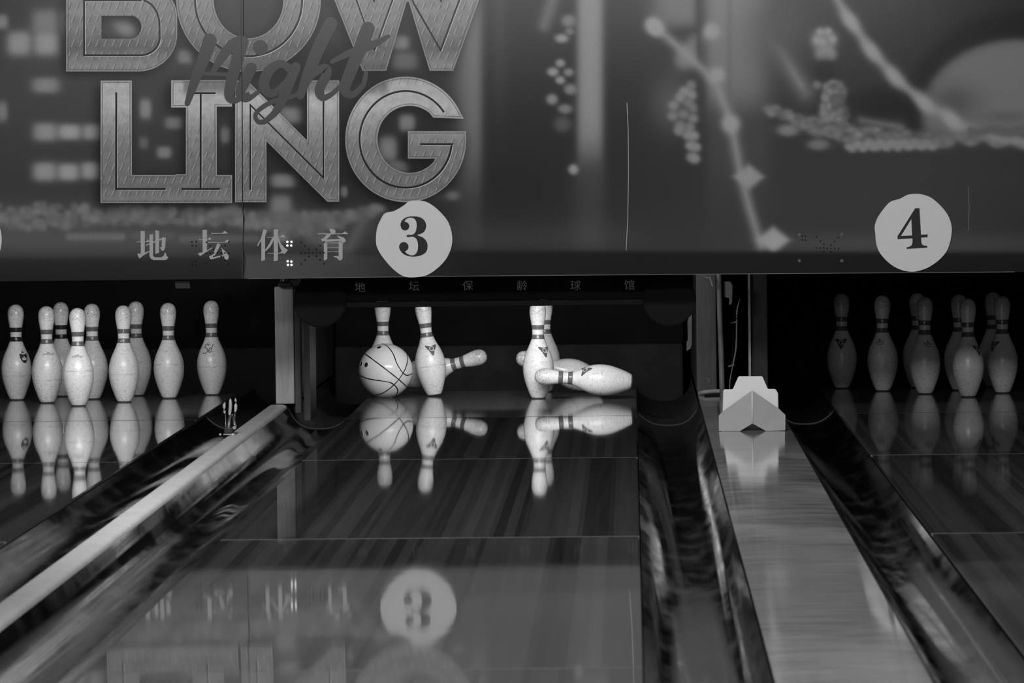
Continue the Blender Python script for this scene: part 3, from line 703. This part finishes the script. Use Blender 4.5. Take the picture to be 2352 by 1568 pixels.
# ------------------------------------------------------------------ number discs
def sign(outline, label, numeral, extra, lab2):
    c = (sum(p[0] for p in outline)/len(outline), sum(p[1] for p in outline)/len(outline))
    p = pw(c[0], c[1], YM-0.006); r_ = empty('number_disc', p, None, label, 'number sign', 'lane number discs')
    local(flat('paper_disc', [cr(outline, 8, True)], YM-0.006, M_paper, r_, thick=0.0018), r_)
    if numeral: 
        for k, lp in enumerate(numeral): local(flat('numeral', lp, YM-0.0066-0.0001*k, M_ink, r_, lab2, thick=0.0003), r_) if k == 0 else None
        if extra: 
            for e_ in extra: local(sheets('numeral_terminal', [e_], YM-0.0070, M_ink, r_), r_)
    return r_
q = lambda L_: [(290+x/3.0545, 440+y/3.0545) for x, y in L_]
d3 = q([(1990,66),(2075,64),(2140,90),(2210,150),(2262,220),(2286,310),(2280,390),(2245,470),(2185,535),(2110,585),(2030,600),(1950,595),(1880,550),(1815,480),(1768,410),(1752,350),(1758,265),(1780,205),(1815,152),(1880,135),(1945,98)])
three = cr(q([(1924,240),(1932,205),(1965,180),(2010,173),(2062,180),(2094,206),(2104,243),(2092,278),(2066,296),(2042,304),(2082,322),(2108,352),(2114,385),(2104,422),(2070,446),(2020,456),(1972,450),(1934,428),(1914,390),(1945,392),(1962,428),(1996,446),(2026,440),(2044,410),(2046,365),(2034,330),(2008,316),(1974,319),(1967,311),(1974,303),(2006,302),(2028,284),(2037,245),(2032,204),(2010,184),(1982,184),(1958,198),(1948,225)]), 5, True)
sign(d3, 'pale paper disc reading 3 above the middle lane', [[three]], [disc(*q([(1956,242)])[0], 9.8, 24), disc(*q([(1947,386)])[0], 10.8, 24)], 'black numeral 3')
q4 = lambda L_: [(1780+x/4.112, 430+y/4.112) for x, y in L_]
d4 = q4([(1325,62),(1400,70),(1480,102),(1560,170),(1625,250),(1660,330),(1670,410),(1655,510),(1620,605),(1545,690),(1450,755),(1370,785),(1300,797),(1210,785),(1120,745),(1040,680),(980,600),(955,520),(948,440),(942,370),(965,295),(1010,225),(1065,158),(1110,128),(1180,108),(1250,72)])
four = q4([(1325,197),(1365,196),(1379,447),(1442,444),(1442,471),(1381,475),(1382,515),(1388,536),(1402,548),(1438,552),(1438,570),(1243,582),(1243,567),(1272,560),(1292,545),(1299,515),(1298,482),(1158,490),(1157,462)])
sign(d4, 'pale paper disc reading 4 above the right lane', [[four, q4([(1288,300),(1294,455),(1190,459)])]], None, 'black numeral 4')
d2 = [(x-83, y) for x, y in disc(0, 550, 87, 20)]
r2_ = sign(d2, 'pale paper disc cut by the left edge of the photo', None, None, None)

# ------------------------------------------------------------------ sweep over the middle lane
YS = -1.18
pL, pR = pw(700, 703, YS), pw(1596, 700, YS); zb = pw(1150, 703, YS).z
sw = empty('pin_sweep', ((pL.x+pR.x)/2, YS, zb), None, 'black sweep bar with small dim characters lowered across the middle lane', 'sweep')
x0, x1 = pw(692, 700, YS).x-sw.location.x, pw(1592, 700, YS).x-sw.location.x
M_sweep = simple('sweep_black', 0.010, 0.8, 5, 0.25, 0.12); M_sweep2 = simple('sweep_rail', 0.022, 0.7, 8, 0.3, 0.2)
sb = box('sweep_board', x0, x1, 0.0, 0.03, 0.022, 0.19, M_sweep, sw, 0.003)
box('sweep_rail', x0+0.02, x1-0.02, -0.008, 0.034, 0.0, 0.021, M_sweep2, sw, 0.003)
for cx, cy in ((735, 690), (1538, 687)):
    p = pw(cx, cy, YS-0.02)-Vector(sw.location); bm = bmesh.new()
    bmesh.ops.create_cone(bm, cap_ends=True, segments=48, radius1=0.0965, radius2=0.0965, depth=0.028, matrix=Matrix.Translation((p.x, -0.025, p.z)) @ Matrix.Rotation(math.pi/2, 4, 'X'))
    bmesh.ops.bevel(bm, geom=[e for e in bm.edges if len(e.link_faces) == 2 and any(len(f.verts) > 4 for f in e.link_faces)], offset=0.004, segments=2, affect='EDGES')
    a = from_bm('end_disc', bm, M_sweep, sw)
def text_mesh(s, size):
    c = bpy.data.curves.new('t', 'FONT'); c.body = s; c.size = size; c.align_x = 'CENTER'; c.align_y = 'CENTER'; c.resolution_u = 4
    o = bpy.data.objects.new('t', c); COL.objects.link(o); dg = bpy.context.evaluated_depsgraph_get(); dg.update()
    me = bpy.data.meshes.new_from_object(o.evaluated_get(dg)); vs = [v.co.copy() for v in me.vertices]; fs = [tuple(p.vertices) for p in me.polygons]
    bpy.data.objects.remove(o); bpy.data.curves.remove(c); bpy.data.meshes.remove(me); return vs, fs
M_dim = simple('dim_lettering', 0.65, 0.6)
for ch, px, py in (('地', 827, 661), ('坛', 951, 658.5), ('保', 1074.5, 657.5), ('龄', 1199, 657), ('球', 1322, 657), ('馆', 1446, 656)):
    vs, fs = text_mesh(ch, 0.040); p = pw(px, py, YS-0.0005)-Vector(sw.location)
    mesh('character', [(v.x+p.x, -0.0006, v.y+p.z) for v in vs], fs, M_dim, sb, False, 'dim painted character')

# ------------------------------------------------------------------ bowling pins
IN = 0.0254
PR = [(0,1.0),(0.03,1.02),(0.25,1.16),(0.75,1.414),(1.5,1.70),(2.25,1.953),(3.375,2.255),(4.5,2.383),(5.2,2.36),(5.875,2.28),(6.6,2.09),(7.25,1.852),(8,1.50),(8.625,1.236),(9.375,0.982),(10,0.90),(10.875,0.935),(11.75,1.047),(12.625,1.203),(13.2,1.262),(13.6,1.27),(14.0,1.215),(14.4,1.06),(14.7,0.83),(14.9,0.52),(14.98,0.25),(15.0,0.0)]
PZ = np.array([p[0] for p in PR])*IN; PRr = np.array([p[1] for p in PR])*IN
prof_s = cr([(r_, z) for z, r_ in zip(PZ, PRr)], 3)
pz = np.array([p[1] for p in prof_s]); prr = np.array([max(0, p[0]) for p in prof_s])
def pin_r(z): return float(np.interp(z, pz, prr))
def lathe(zs, rs, n=48):
    vs = []; fs = []
    for z, r_ in zip(zs, rs):
        for k in range(n): vs.append((r_*math.cos(2*math.pi*k/n), r_*math.sin(2*math.pi*k/n), z))
    for i in range(len(zs)-1):
        for k in range(n): fs.append((i*n+k, i*n+(k+1) % n, (i+1)*n+(k+1) % n, (i+1)*n+k))
    return vs, fs
vs, fs = lathe(list(pz), list(np.maximum(prr, 0.0002))); n_ = 48
fs += [tuple(range(n_))[::-1], tuple(range(len(vs)-n_, len(vs)))]
me_pin = bpy.data.meshes.new('pin_body'); me_pin.from_pydata(vs, [], fs); me_pin.materials.append(M_pin); me_pin.polygons.foreach_set('use_smooth', [True]*len(fs)); me_pin.update()
def band_mesh(z0, z1, m):
    zs = list(np.linspace(z0, z1, 6)); rs = [pin_r(z)+0.0005 for z in zs]
    zs = [z0]+zs+[z1]; rs = [pin_r(z0)-0.001]+rs+[pin_r(z1)-0.001]
    v_, f_ = lathe(zs, rs); me = bpy.data.meshes.new('neck_band'); me.from_pydata(v_, [], f_); me.materials.append(m)
    me.polygons.foreach_set('use_smooth', [True]*len(f_)); me.update(); return me
BANDS = {'red': [band_mesh(0.2335, 0.2515, M_band), band_mesh(0.271, 0.289, M_band)], 'black': [band_mesh(0.2335, 0.2515, M_band_black), band_mesh(0.271, 0.289, M_band_black)]}
v_, f_ = lathe([0.0001, 0.0001, 0.004, 0.0055], [0.001, pin_r(0)+0.0004, pin_r(0.004)+0.0005, pin_r(0.0055)-0.001]); me_foot = bpy.data.meshes.new('base_ring'); me_foot.from_pydata(v_, [], f_); me_foot.materials.append(M_base); me_foot.update()
GROUPS = {'two': 'bowling pins racked on the left lane', 'three': 'bowling pins struck on the middle lane', 'four': 'bowling pins racked on the right lane'}
proto = {}
def make_proto(kind):
    r_ = empty('bowling_pin', (0, 0, 0)); r_.rotation_mode = 'QUATERNION'
    b_ = bpy.data.objects.new('pin_body', me_pin); COL.objects.link(b_); b_.parent = r_
    for me in BANDS[kind]:
        o = bpy.data.objects.new('neck_band', me); COL.objects.link(o); o.parent = r_
    o = bpy.data.objects.new('base_ring', me_foot); COL.objects.link(o); o.parent = r_
    return r_
used = set()
def pin(loc, rot, lane, label, kind='red'):
    if kind not in proto: proto[kind] = make_proto(kind)
    if kind not in used: r_ = proto[kind]; used.add(kind)
    else:
        r_ = proto[kind].copy(); COL.objects.link(r_)
        for ch in [c for c in proto[kind].children if c.name.split('.')[0] != 'printed_mark']:
            c = ch.copy(); COL.objects.link(c); c.parent = r_
    r_.location = loc; r_.rotation_quaternion = rot
    return tag(r_, label, 'bowling pin', GROUPS[lane])
def mark(root, polys, az, zc, off=0.0007, m=None, label=None, verts_faces=None, name='printed_mark', sc=1.5):
    """flat print wrapped on the belly; az=0 faces the pin's local -Y"""
    bm = bmesh.new()
    if verts_faces:
        vv = [bm.verts.new((p[0], p[1], 0)) for p in verts_faces[0]]
        for f in verts_faces[1]:
            try: bm.faces.new([vv[i] for i in f])
            except ValueError: pass
    for lp in polys or []:
        vv = [bm.verts.new((p[0], p[1], 0)) for p in lp[0]+[q_ for h in lp[1:] for q_ in h]]
        for t in tessellate_polygon([[Vector((p[0], p[1], 0)) for p in l2] for l2 in lp]):
            try: bm.faces.new([vv[i] for i in t])
            except ValueError: pass
    bmesh.ops.triangulate(bm, faces=bm.faces)
    for v in bm.verts: v.co *= sc
    for _ in range(3):
        es = [e for e in bm.edges if e.calc_length() > 0.005]
        if es: bmesh.ops.subdivide_edges(bm, edges=es, cuts=1); bmesh.ops.triangulate(bm, faces=bm.faces)
    for v in bm.verts:
        z = zc+v.co.y; r_ = pin_r(z)+off; a = az+v.co.x/max(r_, 0.01); v.co = (r_*math.sin(a), -r_*math.cos(a), z)
    return from_bm(name, bm, m or M_mark, root, True, label)
tri = [(-0.0165, 0.012), (0.0165, 0.012), (0.0, -0.015)]
tri = cr([(-0.0165,0.0125),(0,0.0105),(0.0165,0.0125),(0.0085,-0.001),(0.0,-0.0155),(-0.0085,-0.001)], 3, True)
def tri_mark(root, az, zc=0.182, m=None):
    mark(root, [[tri]], az, zc, 0.0007, m, 'dark triangle print')
    ring = [disc(0, 0.0035, 0.0062, 20), disc(0, 0.0035, 0.0046, 20)]
    mark(root, [ring, [[(0.002,0.001),(0.004,0.002),(0.0075,-0.0035),(0.0055,-0.0045)]]], az, zc, 0.0011, M_pin, 'white letter Q')
def approved(root, az, zc=0.192, m=None):
    vf = text_mesh('APPROVED', 0.0062); mark(root, None, az, zc, 0.0007, m, 'small arched print', verts_faces=vf)
    vf = text_mesh('ABC', 0.005); mark(root, None, az, zc+0.006, 0.0007, m, None, verts_faces=vf)
def lines(root, az, zc=0.19):
    mark(root, [[[(-0.012+0.002*k, y), (0.012-0.001*k, y), (0.012-0.001*k, y+0.0016), (-0.012+0.002*k, y+0.0016)]] for k, y in enumerate((0.006, 0.002, -0.002))]+[[[(-0.003, 0.009), (0.003, 0.009), (0, 0.015)]]], az, zc, 0.0007, None, 'small dark stacked print')
QI = Quaternion((1, 0, 0, 0))
def rz(a): return Quaternion((0, 0, 1), a)
RY = [0.02, 0.288, 0.552, 0.80]
c2 = -1.634
P2 = [  # x offset, row, label, rotation, kind
 (0, 0, 'brightest white pin at the front point of the left rack', 0.4, 'red'),
 (-0.152, 1, 'white pin in the left rack, just left of the front one', 1.7, 'red'),
 (0.152, 1, 'white pin with pale scratches across its neck bands, right of the front one', 2.9, 'red'),
 (-0.305, 2, 'white pin with dark shield print and black neck bands at the left edge', 0.0, 'black'),
 (0.0, 2, 'white pin half hidden right behind the brightest front pin', 4.0, 'red'),
 (0.305, 2, 'white pin standing alone second from the right in the left rack', 5.2, 'red'),
 (-0.152, 3, 'black banded pin at the back of the left rack, mostly hidden', 0.8, 'black'),
 (0.152, 3, 'grubby greyish pin at the back of the left rack, its head above a front pin', 2.2, 'red'),
 (0.457, 3, 'rightmost pin of the left rack with scribbled writing on its shoulder', 0.0, 'red')]
pins2 = []
for dx, row, lab, a, kd in P2: pins2.append(pin((c2+dx, RY[row]-0.005, 0.0003), rz(a), 'two', lab, kd))
approved(pins2[0], -0.4+0.05, 0.193); approved(pins2[1], -1.7+0.28, 0.193)
sh_ = cr([(-0.012,0.013),(0,0.010),(0.012,0.013),(0.013,0.0),(0.008,-0.010),(0,-0.015),(-0.008,-0.010),(-0.013,0.0)], 3, True)
mark(pins2[3], [[sh_]], 0.75, 0.168, 0.0007, simple('shield_print', 0.03, 0.4), 'dark shield print', sc=1.35)
mark(pins2[3], [[[(-0.007,-0.006),(0.007,-0.006),(0.008,0.003),(0.004,-0.001),(0,0.007),(-0.004,-0.001),(-0.008,0.003)]]], 0.75, 0.168, 0.0012, M_pin, 'white crown in the shield', sc=1.35)
mark(pins2[3], [[[(-0.006,0),(0.006,0),(0.0,0.006)]]], 0.72, 0.188, 0.0007)
def scrib(root, az, zc):
    L1 = [cr([(0.004,0.010),(-0.003,0.012),(-0.007,0.006),(0,0.001),(0.002,-0.005),(-0.004,-0.010),(-0.010,-0.008)], 4), cr([(0.005,-0.003),(0.011,0.0),(0.009,0.004),(0.005,0.0),(0.007,-0.007),(0.013,-0.004)], 4), [(0.013,0.012),(0.012,0.005)]]
    mark(root, [[s] for l_ in L1 for s in line_poly(l_, 0.0016)], az, zc, 0.0007, simple('marker_ink', 0.03, 0.5), 'scribbled writing', sc=1.7)
scrib(pins2[8], -0.35, 0.186)
mark(pins2[8], [[disc(0, 0, 0.0045, 14), disc(0, 0, 0.0036, 14)]], -0.25, 0.206)
# scratches on the neck bands of the third pin
mark(pins2[2], [[[(-0.001,-0.009),(0.0045,0.006),(0.003,0.007),(-0.0015,-0.007)]]], -2.9, 0.280, 0.0012, M_pin, 'pale scratch', sc=1.0); mark(pins2[2], [[[(-0.010,-0.005),(-0.003,0.002),(-0.004,0.003),(-0.0105,-0.002)]]], -2.9, 0.243, 0.0012, M_pin, 'pale scratch', sc=1.0)

c4 = 1.822
P4 = [(0, 0, 'front point pin of the dim right rack', 0.0), (-0.152, 1, 'shaded pin with stacked dark print left of the front pin in the right rack', 0.0),
 (0.152, 1, 'shaded pin at the right edge beside the front pin', 0.0), (-0.305, 2, 'shaded pin second from the left in the right rack', 0.0),
 (0.0, 2, 'dark shaded pin half hidden behind the front pin of the right rack', 1.0), (-0.457, 3, 'darkest pin at the far left of the right rack', 0.0),
 (-0.152, 3, 'very dark pin hidden behind the pin with stacked dark print', 2.0), (0.152, 3, 'very dark pin hidden behind the right edge pin', 3.0)]
pins4 = [pin((c4+dx, RY[row]+0.02, 0.0003), rz(a), 'four', lab) for dx, row, lab, a in P4]
tri_mark(pins4[0], 0.9); lines(pins4[1], 0.25); tri_mark(pins4[2], -0.95, 0.186); lines(pins4[3], -0.35); tri_mark(pins4[5], -0.1)

# struck pins: from base centre to the tip of the head
def aim(b0, b1, roll=0.0):
    ax = (Vector(b1)-Vector(b0)).normalized(); q_ = Vector((0, 0, 1)).rotation_difference(ax)
    return q_ @ Quaternion((0, 0, 1), roll)
def on(px, py, y): return pw(px, py, y)
pA_ = pin((on(880, 800, 0.80).x, 0.80, 0.0003), rz(1.1), 'three', 'upright pin behind the ball, its top cut off by the sweep')
b0, b1 = on(998, 905, 0.52), on(972, 707, 0.52); qB = aim(b0, b1)
ax = (b1-b0).normalized(); b0.z = 0.0005+pin_r(0.0)*math.sqrt(max(0, 1-ax.z**2))
pB_ = pin(b0, qB, 'three', 'white pin tipping to the left just right of the ball'); tri_mark(pB_, 0.32, 0.182)
pC_ = pin((0.151, 0.245, 0.0003), QI, 'three', 'upright white pin behind the head of the flying pin'); tri_mark(pC_, 0.62, 0.185)
mark(pC_, [[disc(0, 0, 0.009, 18), disc(0, 0, 0.0082, 18)]], -0.1, 0.125, 0.0007, simple('faint_print', 0.5, 0.4), 'faint worn ring', sc=1.0)
pD_ = pin((on(1252, 800, 0.80).x, 0.80, 0.0003), rz(0.3), 'three', 'upright pin hidden directly behind the standing white pin')
b0, b1 = on(915, 872, 0.84), on(1133, 811, 0.76)
pE_ = pin(b0, aim(b0, b1, 0.4), 'three', 'toppled pin behind the tipping pin, head pointing up right')
b0, b1 = on(1380, 879, 0.66), on(1174, 814, 0.50)
pF_ = pin(b0, aim(b0, b1, 0.5), 'three', 'toppled pin lying behind, its round head showing left of the standing pin'); lines(pF_, 2.2, 0.175)
b0, b1 = on(1452, 876, 0.125), on(1240, 864, 0.11)
qG = aim(b0, b1, 0.0); pG_ = pin(b0, qG, 'three', 'bright pin flying sideways in front, head left and base right')
# find the azimuth on the flying pin that faces up towards the viewer
inv = qG.inverted(); d_ = inv @ Vector((0, -0.62, 0.78)); azG = math.atan2(d_.x, -d_.y); tri_mark(pG_, azG, 0.182)

# ------------------------------------------------------------------ ball with painted seams
YB = 0.42; RB = 0.1075
cB = on(885.5, 850.5, YB); cB.z = RB+0.0003
ball = empty('bowling_ball', cB, None, 'grey bowling ball painted with black basketball seams', 'bowling ball')
bm = bmesh.new(); bmesh.ops.create_uvsphere(bm, u_segments=96, v_segments=48, radius=RB); from_bm('ball_shell', bm, M_ball, ball, True)
def sph(px, py, rad):
    r_ = (C2W @ Vector(((px-CX)/F, -(py-CY)/F, -1.0))).normalized(); oc = CAM-cB
    bq = oc.dot(r_); cq = oc.dot(oc)-rad*rad; disc_ = bq*bq-cq
    if disc_ < 0:
        p = CAM+r_*(-bq)-cB; return p.normalized()*rad
    return CAM+r_*(-bq-math.sqrt(disc_))-cB
z4 = lambda L_: [(620+x/4.2385, 630+y/4.2385) for x, y in L_]
SE = [[(918,768),(1010,835),(1130,925),(1250,1020),(1340,1100)], [(1095,676),(1150,710),(1200,780),(1235,870),(1285,950),(1330,982),(1378,965)],
      [(1328,765),(1337,830),(1322,900),(1290,965),(1240,1035),(1180,1095),(1110,1145),(1050,1165),(985,1168)], [(868,975),(930,1005),(1000,1022),(1110,1038),(1175,1052),(1225,1090),(1242,1130),(1230,1165),(1205,1195)]]
for s_ in SE:
    pts = [sph(x, y, RB-0.0018) for x, y in cr(z4(s_), 8)]
    tube('seam', pts, 0.0031, M_seam, ball, 8)
for (x, y, r_) in ((1062, 712, 0.0105), (890, 872, 0.0105), (938, 880, 0.0105)):
    p = sph(*z4([(x, y)])[0], RB); nrm = p.normalized(); vs, fs = tube_data([p-nrm*0.004, p+nrm*0.0006], r_, 20)
    vs2, fs2 = vs, fs
    mesh('finger_hole', vs2, fs2, M_hole, ball, False)
    vs, fs = [], []
    u_ = nrm.orthogonal().normalized(); w_ = nrm.cross(u_)
    ringp = [p+u_*math.cos(t*math.pi/12)*r_+w_*math.sin(t*math.pi/12)*r_ for t in range(25)]
    tube('hole_rim', ringp, 0.0012, M_ball, ball, 6)

# ------------------------------------------------------------------ white wedge hood on the wide divider
YH = -2.72; ZC = 0.0352
hb = gw(1727, 989, ZC); YH = hb.y
hood = empty('wedge_hood', (hb.x, YH, ZC), None, 'white angular wedge hood sitting on the wide divider', 'hood')
z6 = lambda x, y: (1560+x/3.92, 620+y/3.92)
def hp(x, y, dy): p = pw(*z6(x, y), YH+dy)-Vector((hb.x, YH, ZC)); return p
# grey folded front sheet: two flat wings meeting in a ridge
O_ = Vector((hb.x, YH, ZC))
Tt, Nn = hp(658,1083,0.085), hp(660,1380,-0.02); Lb, Rb_ = hp(358,1456,0.0), hp(955,1452,0.0)
def onplane(x, y, A, B, Cc):
    px, py = z6(x, y); r_ = C2W @ Vector(((px-CX)/F, -(py-CY)/F, -1.0)); n_ = (B-A).cross(Cc-A); c0 = CAM-O_
    return c0+r_*((A-c0).dot(n_)/r_.dot(n_))
fl = [Lb, onplane(545,1450,Tt,Nn,Lb), Nn, onplane(780,1449,Tt,Nn,Rb_), Rb_, onplane(957,1305,Tt,Nn,Rb_), onplane(895,1245,Tt,Nn,Rb_), Tt, onplane(398,1268,Tt,Nn,Lb), onplane(356,1310,Tt,Nn,Lb)]
for v_ in fl: v_.z = max(v_.z, 0.0006)
vs = fl+[p+Vector((0, 0.006, 0.0)) for p in fl]; m_ = 10
fs = [(0,1,2,7,8,9), (2,3,4,5,6,7)]+[tuple(i+m_ for i in f)[::-1] for f in [(0,1,2,7,8,9),(2,3,4,5,6,7)]]+[(i, (i+1) % m_, (i+1) % m_+m_, i+m_) for i in range(m_)]
mesh('front_fold', vs, fs, M_grey, hood, False, 'grey folded front')
edge_ = [fl[2]+Vector((0, -0.0015, 0)), fl[7]+Vector((0, -0.0015, 0))]
tube('crease_ridge', edge_, 0.0022, M_white, hood, 8)
# white stepped housing behind it
prof_h = [(388,1290),(398,1085),(408,1073),(470,1073),(486,1068),(530,965),(540,956),(742,955),(752,963),(796,1066),(806,1070),(862,1070),(872,1078),(890,1110),(896,1290)]
P0 = [hp(x, y, 0.105) for x, y in prof_h]; P0[0].z = P0[-1].z = 0.0006
bk = [Vector((p.x*0.98, p.y+0.30, max(p.z*0.86-0.004, 0.0006))) for p in P0]; k = len(P0)
bm = bmesh.new(); V0 = [bm.verts.new(p) for p in P0]; V1 = [bm.verts.new(p) for p in bk]
bm.faces.new(V0); bm.faces.new(V1[::-1])
for i in range(k): bm.faces.new((V0[i], V1[i], V1[(i+1) % k], V0[(i+1) % k]))
bmesh.ops.recalc_face_normals(bm, faces=bm.faces)
bmesh.ops.bevel(bm, geom=[e for e in bm.edges if abs(e.verts[0].co.y-e.verts[1].co.y) < 1e-4], offset=0.003, segments=2, affect='EDGES')
from_bm('housing', bm, M_white, hood)

# rim, pole, wires behind the hood
def G6(x, y, Y_): return pw(*z6(x, y), Y_)
yr = gw(1630, 912, 0.036).y
pts = [G6(205,1130,yr+0.25), G6(185,1112,yr+0.25), G6(230,1100,yr+0.2), G6(300,1092,yr+0.2), G6(365,1090,yr+0.2)]
rb = Vector((pts[0].x, pts[0].y, 0.036)); r_ = empty('cup_rim', rb, None, 'grey rounded rim around a dark slot at the divider end', 'rim')
pts = [p-rb for p in cr(pts, 5)] if False else [Vector(p)-rb for p in cr([tuple(p) for p in pts], 5)]
tube('rim_bead', pts, 0.0085, M_grey, r_, 10)
box('slot', pw(1619, 910, yr).x-rb.x, pw(1654, 910, yr).x-rb.x, -0.18, -0.02, 0.0004, 0.002, M_hole, r_)
yp = -0.30
o = tube('metal_pole', [G6(388,1160,yp), G6(380,800,yp), G6(366,400,yp), G6(356,40,yp), G6(352,-120,yp)], 0.0105, simple('pole_metal', 0.22, 0.45, 20, 0.2)); tag(o, 'thin grey metal pole standing left of the white wedge hood', 'pole')
o.location.z -= 0.0
yc = -0.22
r_ = empty('cable', G6(455,1065,yc), None, 'thin pale cable curving up between the pole and the dark board', 'cable'); L0 = Vector(r_.location)
tube('cable_run', [Vector(p)-L0 for p in cr([tuple(G6(x, y, yc)) for x, y in [(455,1075),(460,980),(485,850),(512,690),(518,470),(520,370),(545,262)]], 6)], [0.0020]*12+[0.0032]*8+[0.0028]*17, M_grey, r_, 8)
for (x, y) in ((490, 470), (470, 860)):
    tube('cable_clip', [G6(x-28, y+8, yc-0.004)-L0, G6(x+26, y-6, yc-0.004)-L0], 0.003, M_grey, r_, 8)
tube('second_wire', [Vector(p)-L0 for p in cr([tuple(G6(x, y, yc+0.01)) for x, y in [(470,1060),(470,880),(485,640),(492,420),(505,240)]], 5)], 0.0012, M_dark, r_, 6)
ph = pw(*z6(405, 100), -0.28)
o = flat('hanging_plate', [[z6(402,103), z6(455,103), z6(470,118), z6(480,140), z6(476,290), z6(465,312), z6(448,308), z6(450,255), z6(404,238)]], -0.28, simple('plate_paint', 0.2, 0.5, 30, 0.1), None, thick=0.003); tag(o, 'small bent pale plate hanging right of the thin pole', 'plate')
o = flat('paper_scrap', [[z6(238,968), z6(282,972), z6(282,1018), z6(256,1016)]], yk2-0.003, M_tape, None, thick=0.001); tag(o, 'small square scrap stuck low on the dim wooden board', 'scrap')
o = tube('frayed_wire', [G6(195,48,-0.35), G6(255,72,-0.35), G6(275,62,-0.35), G6(290,110,-0.35), G6(300,148,-0.35)], 0.003, M_grey); tag(o, 'short frayed wire under the mural board left of the pole', 'wire')

# ------------------------------------------------------------------ upright bracket on the narrow divider
bp = gw(530, 999, 0.035); zs = 0.0358
bk_ = empty('bumper_bracket', (bp.x, bp.y, zs), None, 'small upright bracket with three pale prongs on the narrow divider', 'bracket')
def g7(x, y, dy=0.0): return pw(480+x/13.07, 890+y/13.07, bp.y+dy)-Vector((bp.x, bp.y, zs))
vs, fs = [], []
q1, q2 = g7(430,1400), g7(800,1420); 
box('base_plate', q1.x, q2.x, -0.012, 0.11, 0.0, 0.004, M_steel, bk_, 0.001)
box('base_block', g7(440,1300).x, g7(700,1300).x, 0.005, 0.05, 0.004, g7(500,1215).z, M_dark, bk_, 0.003)
for (x, y) in ((350, 1400), (722, 1400)): tube('screw', [g7(x, y)+Vector((0, -0.010, -0.001)), g7(x, y)+Vector((0, -0.016, 0.001))], 0.0035, M_white, bk_, 10)
def taper(name, pts, rs, m): 
    P = [g7(x, y, d) for x, y, d in pts]; tube(name, P, rs, m, bk_, 12)
for nm, pts in (('prong', [(470,770,0.02),(452,700,0.02),(448,600,0.02),(460,500,0.02),(488,430,0.02)]), ('prong', [(615,840,0.01),(625,740,0.01),(640,600,0.01),(645,480,0.01),(640,380,0.01),(645,320,0.01)]), ('prong', [(785,720,0.04),(800,640,0.04),(805,520,0.04),(805,400,0.04),(790,310,0.04)])):
    k = len(pts); rs = [0.0025]+[0.0055]*(k-3)+[0.0045, 0.0012]; taper(nm, pts, rs, M_clear)
taper('leg', [(505,1190,0.02),(500,1000,0.02),(490,760,0.02)], [0.0022]*3, M_steel)
taper('leg', [(590,1210,0.01),(610,1000,0.01),(640,820,0.01)], [0.0050]*3, M_steel)
taper('leg', [(770,1100,0.04),(745,930,0.03),(700,820,0.02)], [0.0048]*3, M_steel)
taper('leg', [(700,820,0.02),(770,900,0.04),(785,720,0.04)], [0.003]*3, M_steel)
sl = [g7(705,1235,0.03), g7(705,1180,0.03), g7(800,1110,0.05), g7(828,1120,0.05), g7(815,1225,0.04), g7(780,1245,0.03)]
mesh('clip_tab', sl+[p+Vector((0, 0.003, 0)) for p in sl], [(0,5,4,3,2,1), (6,7,8,9,10,11)]+[(i, (i+1) % 6, (i+1) % 6+6, i+6) for i in range(6)], M_grey, bk_)
